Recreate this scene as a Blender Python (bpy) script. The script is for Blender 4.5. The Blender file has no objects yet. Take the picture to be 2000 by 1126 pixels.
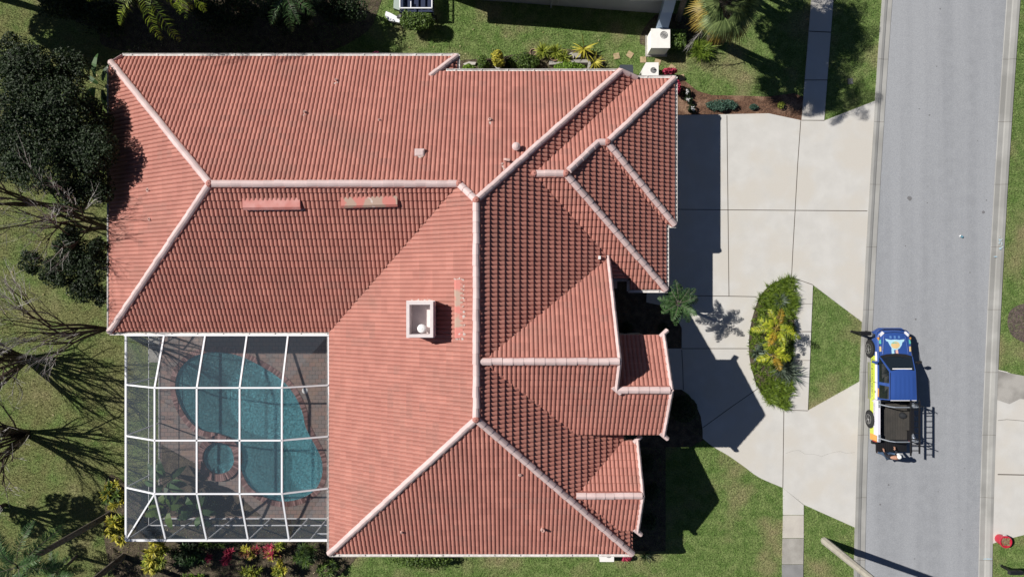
import bpy, bmesh, math, random
import numpy as np
from mathutils import Vector, Matrix, Euler
from mathutils.geometry import tessellate_polygon
R = math.radians
rnd = random.Random(7)
S = bpy.context.scene
COL = S.collection

# ---------------------------------------------------------------- camera, sky, sun, exposure
CAM_H = 33.0
cam_d = bpy.data.cameras.new('camera'); cam = bpy.data.objects.new('camera', cam_d); COL.objects.link(cam)
cam.location = (0, 0, CAM_H); cam.rotation_euler = (0, 0, 0)
cam_d.sensor_width = 36; cam_d.lens = 36 * CAM_H / 50.0; cam_d.clip_end = 1500; cam_d.clip_start = .1
S.camera = cam
SUN_SHIFT = 0.985                                  # metres of shadow per metre of height, towards +x
sd = Vector((SUN_SHIFT, -SUN_SHIFT * .335 / .942, -1)).normalized()
elev = math.asin(-sd.z); azim = math.atan2(-sd.x, -sd.y)   # direction TO the sun, clockwise from +Y
sun_d = bpy.data.lights.new('sun', 'SUN'); sun = bpy.data.objects.new('sun', sun_d); COL.objects.link(sun)
sun_d.energy = 5.0; sun_d.angle = R(.5); sun_d.color = (1, .955, .89)
sun.rotation_euler = sd.to_track_quat('-Z', 'Y').to_euler(); sun.location = (-20, 8, 30)
wd = bpy.data.worlds.new('World'); S.world = wd; wd.use_nodes = True
wn = wd.node_tree; sky = wn.nodes.new('ShaderNodeTexSky'); sky.sky_type = 'NISHITA'; sky.sun_disc = False
sky.sun_elevation = elev; sky.sun_rotation = azim
sky.air_density = .5; sky.dust_density = .3; sky.ozone_density = 2.5
wn.links.new(sky.outputs[0], wn.nodes['Background'].inputs[0]); wn.nodes['Background'].inputs[1].default_value = .05
S.view_settings.view_transform = 'Standard'; S.view_settings.look = 'None'; S.view_settings.gamma = 1
S.view_settings.exposure = 0.16

# ---------------------------------------------------------------- helpers
def at(px, py, h=0.0):
    """point at height h seen at photo pixel (px, py)"""
    k = (CAM_H - h) / 1320.0
    return Vector(((px - 1000) * k, (563 - py) * k, h))
def g2(px, py):
    return ((px - 1000) / 40.0, (563 - py) / 40.0)
def tag(o, label=None, cat=None, group=None, kind=None):
    if label: o['label'] = label
    if cat: o['category'] = cat
    if group: o['group'] = group
    if kind: o['kind'] = kind
    return o
def empty(name, loc, rz=0, label=None, cat=None, group=None):
    o = bpy.data.objects.new(name, None); COL.objects.link(o)
    o.location = loc; o.rotation_euler = (0, 0, rz); o.empty_display_size = .2
    return tag(o, label, cat, group)
class MB:
    def __init__(s): s.v = []; s.f = []; s.mi = []; s.val = []
    def vert(s, p): s.v.append((p[0], p[1], p[2])); return len(s.v) - 1
    def face(s, pts, m=0, val=None):
        n = len(s.v)
        for p in pts: s.v.append((p[0], p[1], p[2]))
        s.f.append(tuple(range(n, n + len(pts)))); s.mi.append(m); s.val.append(rnd.random() if val is None else val)
    def idx(s, ids, m=0, val=None):
        s.f.append(tuple(ids)); s.mi.append(m); s.val.append(rnd.random() if val is None else val)
    def box(s, c, d, rz=0, m=0, rot=None, val=None, taper=1.0):
        q = rot if rot is not None else Matrix.Rotation(rz, 3, 'Z'); c = Vector(c); n = len(s.v)
        for z in (-.5, .5):
            t = taper if z > 0 else 1
            for x, y in ((-.5, -.5), (.5, -.5), (.5, .5), (-.5, .5)):
                p = q @ Vector((x * d[0] * t, y * d[1] * t, z * d[2])) + c; s.v.append(tuple(p))
        v = rnd.random() if val is None else val
        for f in ((3, 2, 1, 0), (4, 5, 6, 7), (0, 1, 5, 4), (1, 2, 6, 5), (2, 3, 7, 6), (3, 0, 4, 7)):
            s.f.append(tuple(n + i for i in f)); s.mi.append(m); s.val.append(v)
    def bar(s, a, b, w, h=None, m=0, val=None):
        a = Vector(a); b = Vector(b); h = h or w; d = b - a
        if d.length < 1e-6: return
        x = d.normalized(); up = Vector((0, 0, 1)) if abs(x.z) < .95 else Vector((0, 1, 0))
        y = up.cross(x).normalized(); z = x.cross(y)
        s.box((a + b) / 2, (d.length, w, h), rot=Matrix((x, y, z)).transposed(), m=m, val=val)
    def tube(s, pts, rad, sides=6, m=0, val=None, cap=True):
        pts = [Vector(p) for p in pts]; n0 = len(s.v); v = rnd.random() if val is None else val
        if not hasattr(rad, '__len__'): rad = [rad] * len(pts)
        for i, p in enumerate(pts):
            d = (pts[min(i + 1, len(pts) - 1)] - pts[max(i - 1, 0)])
            d = d.normalized() if d.length > 1e-9 else Vector((0, 0, 1))
            a = d.orthogonal().normalized() if i == 0 else (a - d * a.dot(d)).normalized()
            b = d.cross(a)
            for k in range(sides):
                t = 2 * math.pi * k / sides
                q = p + (a * math.cos(t) + b * math.sin(t)) * rad[i]; s.v.append(tuple(q))
        for i in range(len(pts) - 1):
            for k in range(sides):
                k2 = (k + 1) % sides
                s.f.append((n0 + i * sides + k, n0 + i * sides + k2, n0 + (i + 1) * sides + k2, n0 + (i + 1) * sides + k)); s.mi.append(m); s.val.append(v)
        if cap:
            s.f.append(tuple(n0 + k for k in reversed(range(sides)))); s.mi.append(m); s.val.append(v)
            e = n0 + (len(pts) - 1) * sides
            s.f.append(tuple(e + k for k in range(sides))); s.mi.append(m); s.val.append(v)
    def lathe(s, c, prof, sides=16, m=0, val=None, close=False):
        """prof: (r, z) pairs"""
        n0 = len(s.v); v = rnd.random() if val is None else val
        for r, z in prof:
            for k in range(sides):
                t = 2 * math.pi * k / sides; s.v.append((c[0] + r * math.cos(t), c[1] + r * math.sin(t), c[2] + z))
        for i in range(len(prof) - 1):
            for k in range(sides):
                k2 = (k + 1) % sides
                s.f.append((n0 + i * sides + k, n0 + i * sides + k2, n0 + (i + 1) * sides + k2, n0 + (i + 1) * sides + k)); s.mi.append(m); s.val.append(v)
        if close:
            s.f.append(tuple(n0 + k for k in reversed(range(sides)))); s.mi.append(m); s.val.append(v)
            e = n0 + (len(prof) - 1) * sides
            s.f.append(tuple(e + k for k in range(sides))); s.mi.append(m); s.val.append(v)
    def prism(s, poly, z0, z1, m=0, bottom=False, mtop=None):
        poly = ccw(poly); n = len(poly)
        tris = tessellate_polygon([[Vector((p[0], p[1], 0)) for p in poly]])
        b = len(s.v)
        for p in poly: s.v.append((p[0], p[1], z1))
        for p in poly: s.v.append((p[0], p[1], z0))
        v = rnd.random()
        for t in tris:
            a, c, d = t
            if cross2(poly[a], poly[c], poly[d]) < 0: c, d = d, c
            s.f.append((b + a, b + c, b + d)); s.mi.append(m if mtop is None else mtop); s.val.append(v)
            if bottom: s.f.append((b + n + d, b + n + c, b + n + a)); s.mi.append(m); s.val.append(v)
        for i in range(n):
            j = (i + 1) % n
            s.f.append((b + n + i, b + n + j, b + j, b + i)); s.mi.append(m); s.val.append(v)
    def sheet(s, poly, z, holes=(), m=0):
        rings = [ccw(poly)] + [list(h) for h in holes]
        flat = [p for r in rings for p in r]
        b = len(s.v)
        for p in flat: s.v.append((p[0], p[1], z))
        for t in tessellate_polygon([[Vector((p[0], p[1], 0)) for p in r] for r in rings]):
            a, c, d = t
            if cross2(flat[a], flat[c], flat[d]) < 0: c, d = d, c
            s.f.append((b + a, b + c, b + d)); s.mi.append(m); s.val.append(.5)
    def add(s, verts, faces, m=0, vals=None):
        b = len(s.v); s.v.extend(map(tuple, verts))
        for i, f in enumerate(faces):
            s.f.append(tuple(b + k for k in f)); s.mi.append(m); s.val.append(rnd.random() if vals is None else vals[i])
    def build(s, name, mats, parent=None, world=True, smooth=False, loc=None):
        if not isinstance(mats, (list, tuple)): mats = [mats]
        me = bpy.data.meshes.new(name)
        off = Vector((0, 0, 0))
        if parent is not None and world: off = ploc(parent)
        elif loc is not None: off = Vector(loc)
        if off.length > 0:
            a = np.array(s.v) - np.array(off); vs = a.tolist()
        else: vs = s.v
        me.from_pydata(vs, [], s.f)
        for mt in mats: me.materials.append(mt)
        me.polygons.foreach_set('material_index', s.mi)
        at_ = me.attributes.new('v', 'FLOAT', 'FACE'); at_.data.foreach_set('value', s.val)
        if smooth: me.polygons.foreach_set('use_smooth', [True] * len(s.f))
        me.update()
        o = bpy.data.objects.new(name, me); COL.objects.link(o)
        if parent is not None: o.parent = parent
        elif loc is not None: o.location = loc
        return o
def ploc(o):
    v = Vector(o.location)
    while o.parent: o = o.parent; v = v + Vector(o.location)
    return v
def cross2(a, b, c): return (b[0] - a[0]) * (c[1] - a[1]) - (b[1] - a[1]) * (c[0] - a[0])
def area(p): return sum(p[i][0] * p[(i + 1) % len(p)][1] - p[(i + 1) % len(p)][0] * p[i][1] for i in range(len(p))) / 2
def ccw(p): p = [tuple(q) for q in p]; return p if area(p) > 0 else p[::-1]
def copy_tree(o, parent=None):
    c = o.copy(); COL.objects.link(c)
    if parent is not None: c.parent = parent
    for ch in [k for k in bpy.data.objects if k.parent == o]: copy_tree(ch, c)
    return c
def spline(pts, n=8, closed=False):
    """Catmull-Rom through points of any dimension"""
    P = [np.array(p, float) for p in pts]; out = []; N = len(P)
    rng = range(N) if closed else range(N - 1)
    for i in rng:
        if closed: a, b, c, d = P[i - 1], P[i], P[(i + 1) % N], P[(i + 2) % N]
        else: a, b, c, d = P[max(i - 1, 0)], P[i], P[i + 1], P[min(i + 2, N - 1)]
        for k in range(n):
            t = k / n
            out.append(tuple(.5 * (2 * b + (c - a) * t + (2 * a - 5 * b + 4 * c - d) * t * t + (3 * b - a - 3 * c + d) * t ** 3)))
    if not closed: out.append(tuple(P[-1]))
    return out
def inpoly(X, Y, poly):
    res = np.zeros(X.shape, bool); n = len(poly)
    for i in range(n):
        x1, y1 = poly[i]; x2, y2 = poly[(i + 1) % n]
        c = ((y1 > Y) != (y2 > Y))
        with np.errstate(divide='ignore', invalid='ignore'):
            xi = (x2 - x1) * (Y - y1) / ((y2 - y1) if y2 != y1 else 1e-9) + x1
        res ^= c & (X < xi)
    return res

# ---------------------------------------------------------------- materials
def mat(name, col, rough=.75, col2=None, scale=3, detail=6, var=0, hue=None, bump=0, bscale=30, metal=0, spec=.3,
        lo=.35, hi=.65, transl=0, col3=None, scale3=.4, lo3=.5, hi3=.62, coat=0, alpha=None, streak3=None, dry=None, fine=0, fscale=60, emit=None):
    """noise between col and col2; large patches of col3; per-face value spread var (attribute v), hue = second colour for per-face mix"""
    m = bpy.data.materials.new(name); m.use_nodes = True; nt = m.node_tree; N = nt.nodes; L = nt.links
    b = N['Principled BSDF']; b.inputs['Roughness'].default_value = rough; b.inputs['Metallic'].default_value = metal
    b.inputs['Specular IOR Level'].default_value = spec
    if coat: b.inputs['Coat Weight'].default_value = coat; b.inputs['Coat Roughness'].default_value = .06
    tc = N.new('ShaderNodeNewGeometry')
    def noise(sc, det, l, h, streak=None):
        n = N.new('ShaderNodeTexNoise'); n.inputs['Scale'].default_value = sc; n.inputs['Detail'].default_value = det
        if streak:
            mp = N.new('ShaderNodeMapping'); mp.inputs['Scale'].default_value = (1, streak, 1); mp.inputs['Rotation'].default_value = (0, 0, -.05); L.new(tc.outputs['Position'], mp.inputs['Vector']); L.new(mp.outputs[0], n.inputs['Vector'])
        else: L.new(tc.outputs['Position'], n.inputs['Vector'])
        r = N.new('ShaderNodeMapRange'); r.inputs[1].default_value = l; r.inputs[2].default_value = h
        L.new(n.outputs[0], r.inputs[0]); return r.outputs[0], n
    def mix(f, a, c, blend='MIX'):
        x = N.new('ShaderNodeMix'); x.data_type = 'RGBA'; x.blend_type = blend
        if isinstance(f, float): x.inputs[0].default_value = f
        else: L.new(f, x.inputs[0])
        for i, q in ((6, a), (7, c)):
            if isinstance(q, tuple): x.inputs[i].default_value = (q[0], q[1], q[2], 1)
            else: L.new(q, x.inputs[i])
        return x.outputs[2]
    cur = tuple(col)
    if hue:
        a = N.new('ShaderNodeAttribute'); a.attribute_name = 'v'; cur = mix(a.outputs['Fac'], cur, tuple(hue))
    if col2: cur = mix(noise(scale, detail, lo, hi)[0], cur, tuple(col2))
    if col3: cur = mix(noise(scale3, 5, lo3, hi3, streak3)[0], cur, tuple(col3))
    if dry:
        sx = N.new('ShaderNodeSeparateXYZ'); L.new(tc.outputs['Position'], sx.inputs[0]); mr = N.new('ShaderNodeMapRange'); mr.inputs[1].default_value = -16.5; mr.inputs[2].default_value = -18.5
        L.new(sx.outputs[0], mr.inputs[0]); nf = noise(1.1, 8, .30, .62)[0]; ma = N.new('ShaderNodeMath'); ma.operation = 'MULTIPLY'; L.new(mr.outputs[0], ma.inputs[0]); L.new(nf, ma.inputs[1]); cur = mix(ma.outputs[0], cur, tuple(dry))
    def mul(cur, fac_socket, a, bb):
        r = N.new('ShaderNodeMapRange'); r.inputs[3].default_value = a; r.inputs[4].default_value = bb
        L.new(fac_socket, r.inputs[0])
        v = N.new('ShaderNodeCombineColor')
        for i in range(3): L.new(r.outputs[0], v.inputs[i])
        return mix(1.0, cur, v.outputs[0], 'MULTIPLY')
    if var:
        a = N.new('ShaderNodeAttribute'); a.attribute_name = 'v'; cur = mul(cur, a.outputs['Fac'], 1 - var, 1 + var)
    if fine:
        f_, n_ = noise(fscale, 3, .3, .7); cur = mul(cur, f_, 1 - fine, 1 + fine)
    if isinstance(cur, tuple): b.inputs['Base Color'].default_value = (*cur, 1)
    else: L.new(cur, b.inputs['Base Color'])
    if bump:
        n = N.new('ShaderNodeTexNoise'); n.inputs['Scale'].default_value = bscale; n.inputs['Detail'].default_value = 4
        L.new(tc.outputs['Position'], n.inputs['Vector'])
        bp = N.new('ShaderNodeBump'); bp.inputs['Strength'].default_value = 1; bp.inputs['Distance'].default_value = bump
        L.new(n.outputs[0], bp.inputs['Height']); L.new(bp.outputs[0], b.inputs['Normal'])
    if transl:
        t = N.new('ShaderNodeBsdfTranslucent'); mx = N.new('ShaderNodeMixShader'); mx.inputs[0].default_value = transl
        if isinstance(cur, tuple): t.inputs[0].default_value = (*cur, 1)
        else: L.new(cur, t.inputs[0])
        L.new(b.outputs[0], mx.inputs[1]); L.new(t.outputs[0], mx.inputs[2]); L.new(mx.outputs[0], N['Material Output'].inputs[0])
    return m
TC = (.435, .190, .152)
m_tile = mat('roof_tile_paint', TC, .62, col2=(.395, .168, .135), scale=1.3, var=.045, fine=.10, fscale=38, hue=(.465, .207, .165), col3=(.365, .172, .138), scale3=.55, lo3=.55, hi3=.72, spec=.25)
m_tile_w = mat('weathered_roof_tile', (.37, .172, .140), .75, col2=(.40, .18, .146), scale=5, fine=.15, fscale=30)
m_cap = mat('cap_tile_paint', (.65, .51, .495), .6, col2=(.59, .45, .435), scale=2.2, var=.06, fine=.07, fscale=30, spec=.25)
m_mortar = mat('red_mortar', (.46, .20, .17), .8, col2=(.40, .17, .14), scale=8, fine=.12)
m_white = mat('white_metal', (.80, .80, .80), .45, spec=.4, fine=.03, fscale=8)
m_frame = mat('white_aluminium', (.84, .85, .88), .4, spec=.45)
m_gutter = mat('white_gutter', (.72, .70, .68), .5, col2=(.55, .52, .5), scale=5)
m_stucco = mat('stucco', (.62, .50, .43), .9, col2=(.56, .45, .38), scale=2, bump=.006, bscale=60)
m_grey_wall = mat('grey_stucco', (.42, .43, .45), .9, col2=(.37, .38, .4), scale=1.5, bump=.006, bscale=50)
m_conc = mat('driveway_concrete', (.575, .565, .54), .85, col2=(.525, .515, .49), scale=1.4, detail=9, fine=.05, fscale=60, col3=(.545, .52, .475), scale3=.5, lo3=.45, hi3=.6, bump=.003, bscale=120)
m_conc_old = mat('old_concrete', (.40, .385, .355), .9, col2=(.30, .285, .26), scale=1.6, fine=.08, fscale=70, bump=.004, bscale=90)
m_conc_grey = mat('grey_concrete', (.26, .26, .26), .9, col2=(.21, .21, .21), scale=2, fine=.08, fscale=70)
m_kerb = mat('kerb_concrete', (.37, .368, .352), .88, col2=(.31, .308, .295), scale=.8, col3=(.27, .268, .255), scale3=.35, fine=.09, fscale=60)
m_joint = mat('joint_filler', (.10, .085, .07), .95)
m_asph = mat('asphalt', (.300, .312, .332), .92, col2=(.272, .283, .302), scale=2.2, detail=8, fine=.13, fscale=26, col3=(.325, .337, .358), scale3=1.1, lo3=.42, hi3=.62, streak3=.035, bump=.006, bscale=70)
m_grass = mat('lawn', (.095, .155, .040), .95, col2=(.16, .215, .072), scale=2.4, detail=10, lo=.38, hi=.62, col3=(.23, .21, .11), scale3=.5, lo3=.5, hi3=.7, fine=.36, fscale=14, dry=(.160, .168, .068), bump=.07, bscale=11, spec=.1)
m_blade = mat('grass_blade', (.09, .155, .033), .8, hue=(.21, .29, .10), col3=(.30, .27, .14), scale3=.5, lo3=.5, hi3=.7, var=.35, dry=(.20, .205, .085), spec=.15, transl=.15)
m_mulch = mat('bark_mulch', (.17, .095, .06), .95, col2=(.09, .05, .033), scale=9, fine=.4, fscale=24, bump=.05, bscale=22, col3=(.24, .15, .10), scale3=1.3)
m_chip = mat('bark_chip', (.20, .11, .07), .9, hue=(.38, .23, .16), var=.35)
m_soil = mat('soil', (.055, .043, .032), .95, col2=(.12, .095, .065), scale=3.5, fine=.35, fscale=22, bump=.04, bscale=18)
m_black = mat('black_plastic', (.012, .012, .014), .45, spec=.5)
m_dark = mat('dark_metal', (.02, .02, .022), .5)
m_glass = mat('dark_glass', (.01, .014, .016), .05, spec=.8, coat=.5)
# ================================================================ ground, road, drive
pool_px = [(430,686),(470,694),(515,716),(553,742),(578,773),(593,808),(598,832),(612,860),(628,892),(631,922),(621,950),(600,968),(570,978),(540,978),(508,966),(484,945),(470,915),(464,880),(452,858),(425,846),(395,840),(371,822),(352,792),(342,757),(348,725),(370,700),(400,688)]
pool_out = spline([g2(*p) for p in pool_px], 4, True)
spa_c = g2(429, 893); spa_r = .80
spa_out = [(spa_c[0] + spa_r * math.cos(t), spa_c[1] + spa_r * math.sin(t)) for t in np.linspace(0, 2 * math.pi, 32, endpoint=False)]
HX0, HY0, HX1, HY1 = -17.2, -11.2, -8.05, -1.93           # pool enclosure footprint
mb = MB(); mb.sheet([(-220, -220), (220, -220), (220, 220), (-220, 220)], 0, [pool_out, spa_out])
tag(mb.build('lawn', m_grass), kind='structure')

def edge(pts):
    pts = sorted(pts); ys = np.array([p[0] for p in pts], float); xs = np.array([p[1] for p in pts], float)
    c = np.polyfit(ys / 1000, xs, 3); return lambda y: np.polyval(c, np.asarray(y, float) / 1000)
eLo = edge([(-400,1752),(0,1724),(200,1710),(400,1694),(560,1684.5),(750,1677.6),(926,1672),(1126,1670),(1500,1667)])
eLi = edge([(-400,1772),(0,1744),(200,1731),(400,1716),(560,1706),(750,1698),(926,1694),(1126,1692),(1500,1689)])
eRi = edge([(-400,1994),(0,1967),(200,1953),(400,1937),(560,1929),(750,1921),(926,1916),(1126,1912),(1500,1909)])
eRo = edge([(-400,2021),(0,1993),(200,1978),(400,1962),(560,1953),(750,1946),(926,1941),(1126,1938),(1500,1935)])
ysr = np.arange(-400, 1501, 25)
def strip(f0, f1, z0, z1, m=0, mb=None):
    for a, b in zip(ysr[:-1], ysr[1:]):
        p = [g2(f0(a), a), g2(f0(b), b), g2(f1(b), b), g2(f1(a), a)]
        mb.face([(*p[0], z0), (*p[1], z0), (*p[2], z1), (*p[3], z1)], m, .5)
mb = MB(); strip(lambda y: eLi(y) - 1, lambda y: eRi(y) + 1, .012, .012, 0, mb)
tag(mb.build('road', m_asph), kind='structure')
m_stain = mat('asphalt_stain', (.15, .15, .155), .9, col2=(.19, .19, .2), scale=20)
m_paint_blue = mat('blue_marking_paint', (.32, .47, .58), .85, col2=(.45, .5, .5), scale=14, lo=.45, hi=.55)
def kerb(fo, fi, sgn):
    mb = MB(); d = 1.0
    def lerp(t): return lambda y: fo(y) * (1 - t) + fi(y) * t
    prof = [(-.02, -.05), (0, .075), (.22, .085), (.48, .05), (.56, .022), (.95, .034), (1.0, .016)]
    for (t0, z0), (t1, z1) in zip(prof[:-1], prof[1:]): strip(lerp(t0), lerp(t1), z0, z1, 0, mb)
    for y in range(-380, 1500, 122):                       # contraction joints
        yy = y + 8
        a = g2(fo(yy), yy); b = g2(fi(yy), yy)
        for (t0, z0), (t1, z1) in zip(prof[1:-1], prof[2:]):
            p = [(a[0] + (b[0] - a[0]) * t, a[1] + .0) for t in (t0, t1)]
            mb.face([(p[0][0], p[0][1], z0 + .004), (p[0][0], p[0][1] - .014, z0 + .004), (p[1][0], p[1][1] - .014, z1 + .004), (p[1][0], p[1][1], z1 + .004)], 1)
    return mb
mb = kerb(eLo, eLi, 1); tag(mb.build('kerb', [m_kerb, m_joint]), 'pale rolled concrete kerb on the house side of the road', kind='structure')
mb = kerb(eRo, eRi, -1)
tag(mb.build('kerb', [m_kerb, m_joint]), kind='structure')
# dark gutter line worn between asphalt and kerb, stains on the asphalt
mb = MB()
def blob(cx, cy, r, z, n=14, m=0, sx=1, sy=1):
    c = g2(cx, cy); ps = []
    for k in range(n):
        t = 2 * math.pi * k / n; rr = r * rnd.uniform(.75, 1.2) / 40; ps.append((c[0] + rr * math.cos(t) * sx, c[1] + rr * math.sin(t) * sy))
    mb.sheet(ps, z, m=m)
for c in ((1776, 387, 4.5), (1920, 414, 3), (1811, 396, 1.3), (1815, 225, 1.6), (1795, 213, 1.2), (1829, 130, 1.3), (1836, 18, 1.5), (1894, 532, 1.4), (1788, 623, 1.8), (1735, 946, 1.8), (1719, 984, 1.8), (1832, 959, 1.2), (1879, 1033, 1.2), (1768, 480, 1.2), (1812, 364, 1), (1926, 391, 1.6), (1786, 1090, 1.2), (1884, 913, 1), (1909, 275, 1.1)):
    blob(*c[:2], c[2], .017)
tag(mb.build('asphalt_stains', m_stain), kind='structure')
mb = MB()
for k in range(16): blob(1951 + rnd.uniform(-4, 4), 474 + rnd.uniform(-13, 13), rnd.uniform(.9, 2.2), .115 + k * .0005)
blob(1942, 501, 2.5, .09, sx=2, sy=.5); blob(1926, 1089, 3, .09, sx=3, sy=.5)
tag(mb.build('kerb_paint_mark', m_paint_blue), kind='structure')

# driveway with its island left open
isl_px = [(1546,541),(1520,549),(1497,562),(1481,584),(1470,615),(1463,650),(1462,685),(1466,715),(1475,745),(1487,768),(1503,785),(1533,799)]
isl_l = [(p[0], p[1]) for p in spline([g2(*p) for p in isl_px], 4)]
front_arc = [g2(*p) for p in spline([(1372,855),(1392,871),(1421,888),(1450,908),(1482,931),(1528,951)], 4)]
def kp(f, y, d=0): return g2(float(f(y)) + d, y)
ZD = .055
mb = MB()
# upper drive (garage court) down to the island's top
mb.prism([g2(1280,226), g2(1404,224), g2(1500,222), g2(1566,236), g2(1609,236), kp(eLo,197,.6)] + [kp(eLo, y, .6) for y in range(215, 630, 30)] + [kp(eLo,629,.6), g2(1587,556), g2(1546,541)] + isl_l[1:-1] +
         [g2(1533,799), g2(1577,801), kp(eLo,744,.6)] + [kp(eLo, y, .6) for y in range(760, 1028, 30)] + [kp(eLo,1029,.6), g2(1569,984), g2(1528,951)] + front_arc[::-1][1:] + [g2(1372,838), g2(1368,812), g2(1358,788), g2(1345,770), g2(1331,760), g2(1280,760), g2(1280,680), g2(1331,680), g2(1331,640), g2(1310,600), g2(1262,590)], -.05, ZD)
drive_poly = ccw([v[:2] for v in mb.v[:len(mb.v) // 2]])
drive = mb.build('driveway', m_conc); tag(drive, kind='structure')
mb = MB()
mb.prism([g2(1550,542), g2(1587,556), g2(1577,801), g2(1533,799), g2(1545,760), g2(1551,640)], -.05, ZD - .004)
walk_mid = [g2(1548,541), g2(1587,556), g2(1577,801), g2(1533,799)]
tag(mb.build('sidewalk', m_conc), kind='structure')
mb = MB(); walk_top = [g2(1598,-300), g2(1642,-300), g2(1627,0), g2(1609,235), g2(1565,235), g2(1584,0)]
mb.prism(walk_top, -.05, ZD - .01)
tag(mb.build('sidewalk', m_conc), kind='structure')
mb = MB(); walk_low = [g2(1529,952), g2(1569,985), g2(1568,1300), g2(1526,1300)]
mb.prism([g2(1529,952), g2(1569,985), g2(1569,1004), g2(1529,1004)], -.05, ZD - .01, 0)
mb.prism([g2(1529,1005), g2(1569,1005), g2(1569,1049), g2(1528,1049)], -.05, ZD - .012, 3)
mb.prism([g2(1528,1050), g2(1569,1050), g2(1568,1100), g2(1527,1100)], -.05, ZD - .006, 1)
mb.prism([g2(1527,1101), g2(1568,1101), g2(1568,1300), g2(1526,1300)], -.05, ZD - .012, 2)
tag(mb.build('sidewalk', [m_conc, m_conc_old, m_conc_grey, mat('tan_concrete', (.52, .49, .44), .9, col2=(.46, .43, .39), scale=2, fine=.06)]), kind='structure')
# expansion joints, dark lines set in the concrete
mb = MB()
def jline(pts, w=.034, z=ZD + .004):
    for a, b in zip(pts[:-1], pts[1:]):
        a = Vector(g2(*a)); b = Vector(g2(*b)); n = (b - a).normalized(); q = Vector((-n.y, n.x)) * w / 2
        mb.face([(*(a - q), z), (*(b - q), z), (*(b + q), z), (*(a + q), z)], 0)
jline([(1419,226),(1421,400),(1423,578)]); jline([(1563,236),(1557,320),(1552,410)]); jline([(1552,411),(1548,480),(1545,541)])
jline([(1322,409),(1422,410),(1552,411),(1693,412)]); jline([(1335,577),(1423,578),(1478,579)]); jline([(1331,680),(1464,680)])
jline([(1331,682),(1333,720),(1334,760)]); jline([(1372,834),(1430,792),(1482,756)]); jline([(1530,800),(1528,951)])
jline([(1546,541.5),(1587,556)], .03); jline([(1534,799.5),(1577,801)], .03); jline([(1565,235.5),(1609,236)], .03)
jline([(1551,647),(1584,647)], .035); jline([(1550,703),(1581,703)], .02); jline([(1556,593),(1585,593)], .015)
jline([(1579,62),(1622,64)], .04, ZD + .001); jline([(1571,157),(1615,157)], .03, ZD + .001)
jline([(float(eLo(y)) + .3, y) for y in (198,300,412,500,629)], .03); jline([(float(eLo(y)) + .3, y) for y in (745,850,950,1029)], .03)
for p in ([(1534,884),(1548,879),(1560,878),(1571,885),(1590,886),(1604,890),(1622,883),(1640,880),(1652,884),(1668,882)],): jline(p, .006)
tag(mb.build('driveway_joints', m_joint), kind='structure')
# driveway across the road
mb = MB()
dr2 = [kp(eRo,721,-.3), g2(1965,725), g2(2010,745), g2(2200,760), g2(2200,1030), g2(2010,1040), g2(1962,1052), kp(eRo,1060,-.3)] + [kp(eRo, y, -.3) for y in range(1040, 721, -30)]
mb.prism(dr2, -.05, ZD, 0); dr2p = dr2
tag(mb.build('driveway', m_conc), kind='structure')
mb = MB(); mb.sheet([kp(eRo,723,.5), g2(1965,727), g2(2100,752), g2(2100,784), g2(1990,778), g2(1970,788), kp(eRo,780,.5)], ZD + .004, m=0)
tag(mb.build('driveway_stain', mat('stained_concrete', (.23, .22, .205), .9, col2=(.38, .365, .34), scale=.7, lo=.42, hi=.6, fine=.1)), kind='structure')
mb = MB(); jline([(1947,925),(2000,926),(2100,926)], .05); jline([(1947,820),(1965,818),(2000,821)], .02)
tag(mb.build('driveway_joints', m_joint), kind='structure')

# beds
def bed(name, px, m, z=.02, n=4, closed=True):
    mb = MB(); P = [g2(*p) for p in px]; P = [p[:2] for p in spline(P, n, True)] if n > 1 else P
    mb.sheet(P, z); tag(mb.build(name, m), kind='structure'); return P
mulch_front = bed('mulch_bed', [(1318,146),(1340,160),(1362,178),(1390,186),(1440,187),(1500,189),(1552,182),(1568,190),(1566,236),(1500,224),(1404,226),(1300,226),(1290,180)], m_mulch, .022, 1)
bed('mulch_bed', [(2012,595),(1988,596),(1972,608),(1967,630),(1974,652),(1990,664),(2012,668),(2040,630)], mat('grey_mulch', (.15, .115, .10), .95, col2=(.09, .07, .065), scale=7, fine=.4, fscale=22, bump=.05, bscale=22))
island = ccw(isl_l + [g2(1545,760), g2(1552,640), g2(1553,560)])
mb = MB(); mb.prism(island, 0, .045); tag(mb.build('planting_bed', m_soil), kind='structure')
bed('planting_bed', [(1200,500),(1262,560),(1335,560),(1335,600),(1331,640),(1331,680),(1262,680),(1200,650)], m_soil, .03, 1)
bed('planting_bed', [(1240,760),(1331,760),(1358,788),(1368,812),(1374,858),(1350,872),(1330,872),(1262,872),(1200,860)], m_soil, .03, 1)
bed('planting_bed', [(1200,860),(1300,860),(1300,1075),(1200,1075)], m_soil, .018, 1)
bed('planting_bed', [(218,925),(330,1000),(560,1010),(640,1016),(690,1010),(700,1080),(640,1140),(560,1200),(290,1200),(225,1126),(205,1060),(205,1000)], m_soil, .016)
bed('planting_bed', [(885,128),(905,118),(960,114),(1010,106),(1060,98),(1110,96),(1170,108),(1180,130),(1150,160),(880,170)], m_soil, .018)
bed('planting_bed', [(1250,86),(1330,92),(1385,98),(1392,60),(1330,30),(1280,30)], m_soil, .018)
bed('planting_bed', [(120,20),(190,60),(215,95),(400,112),(600,108),(690,80),(735,30),(700,-60),(200,-60)], m_soil, .014)
mb = MB(); mb.prism([g2(1655,154), g2(1664,153), g2(1666,164), g2(1656,165)], 0, .03); mb.prism([g2(1657,156), g2(1662,155.5), g2(1664,162), g2(1658,162.5)], .03, .034)
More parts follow.
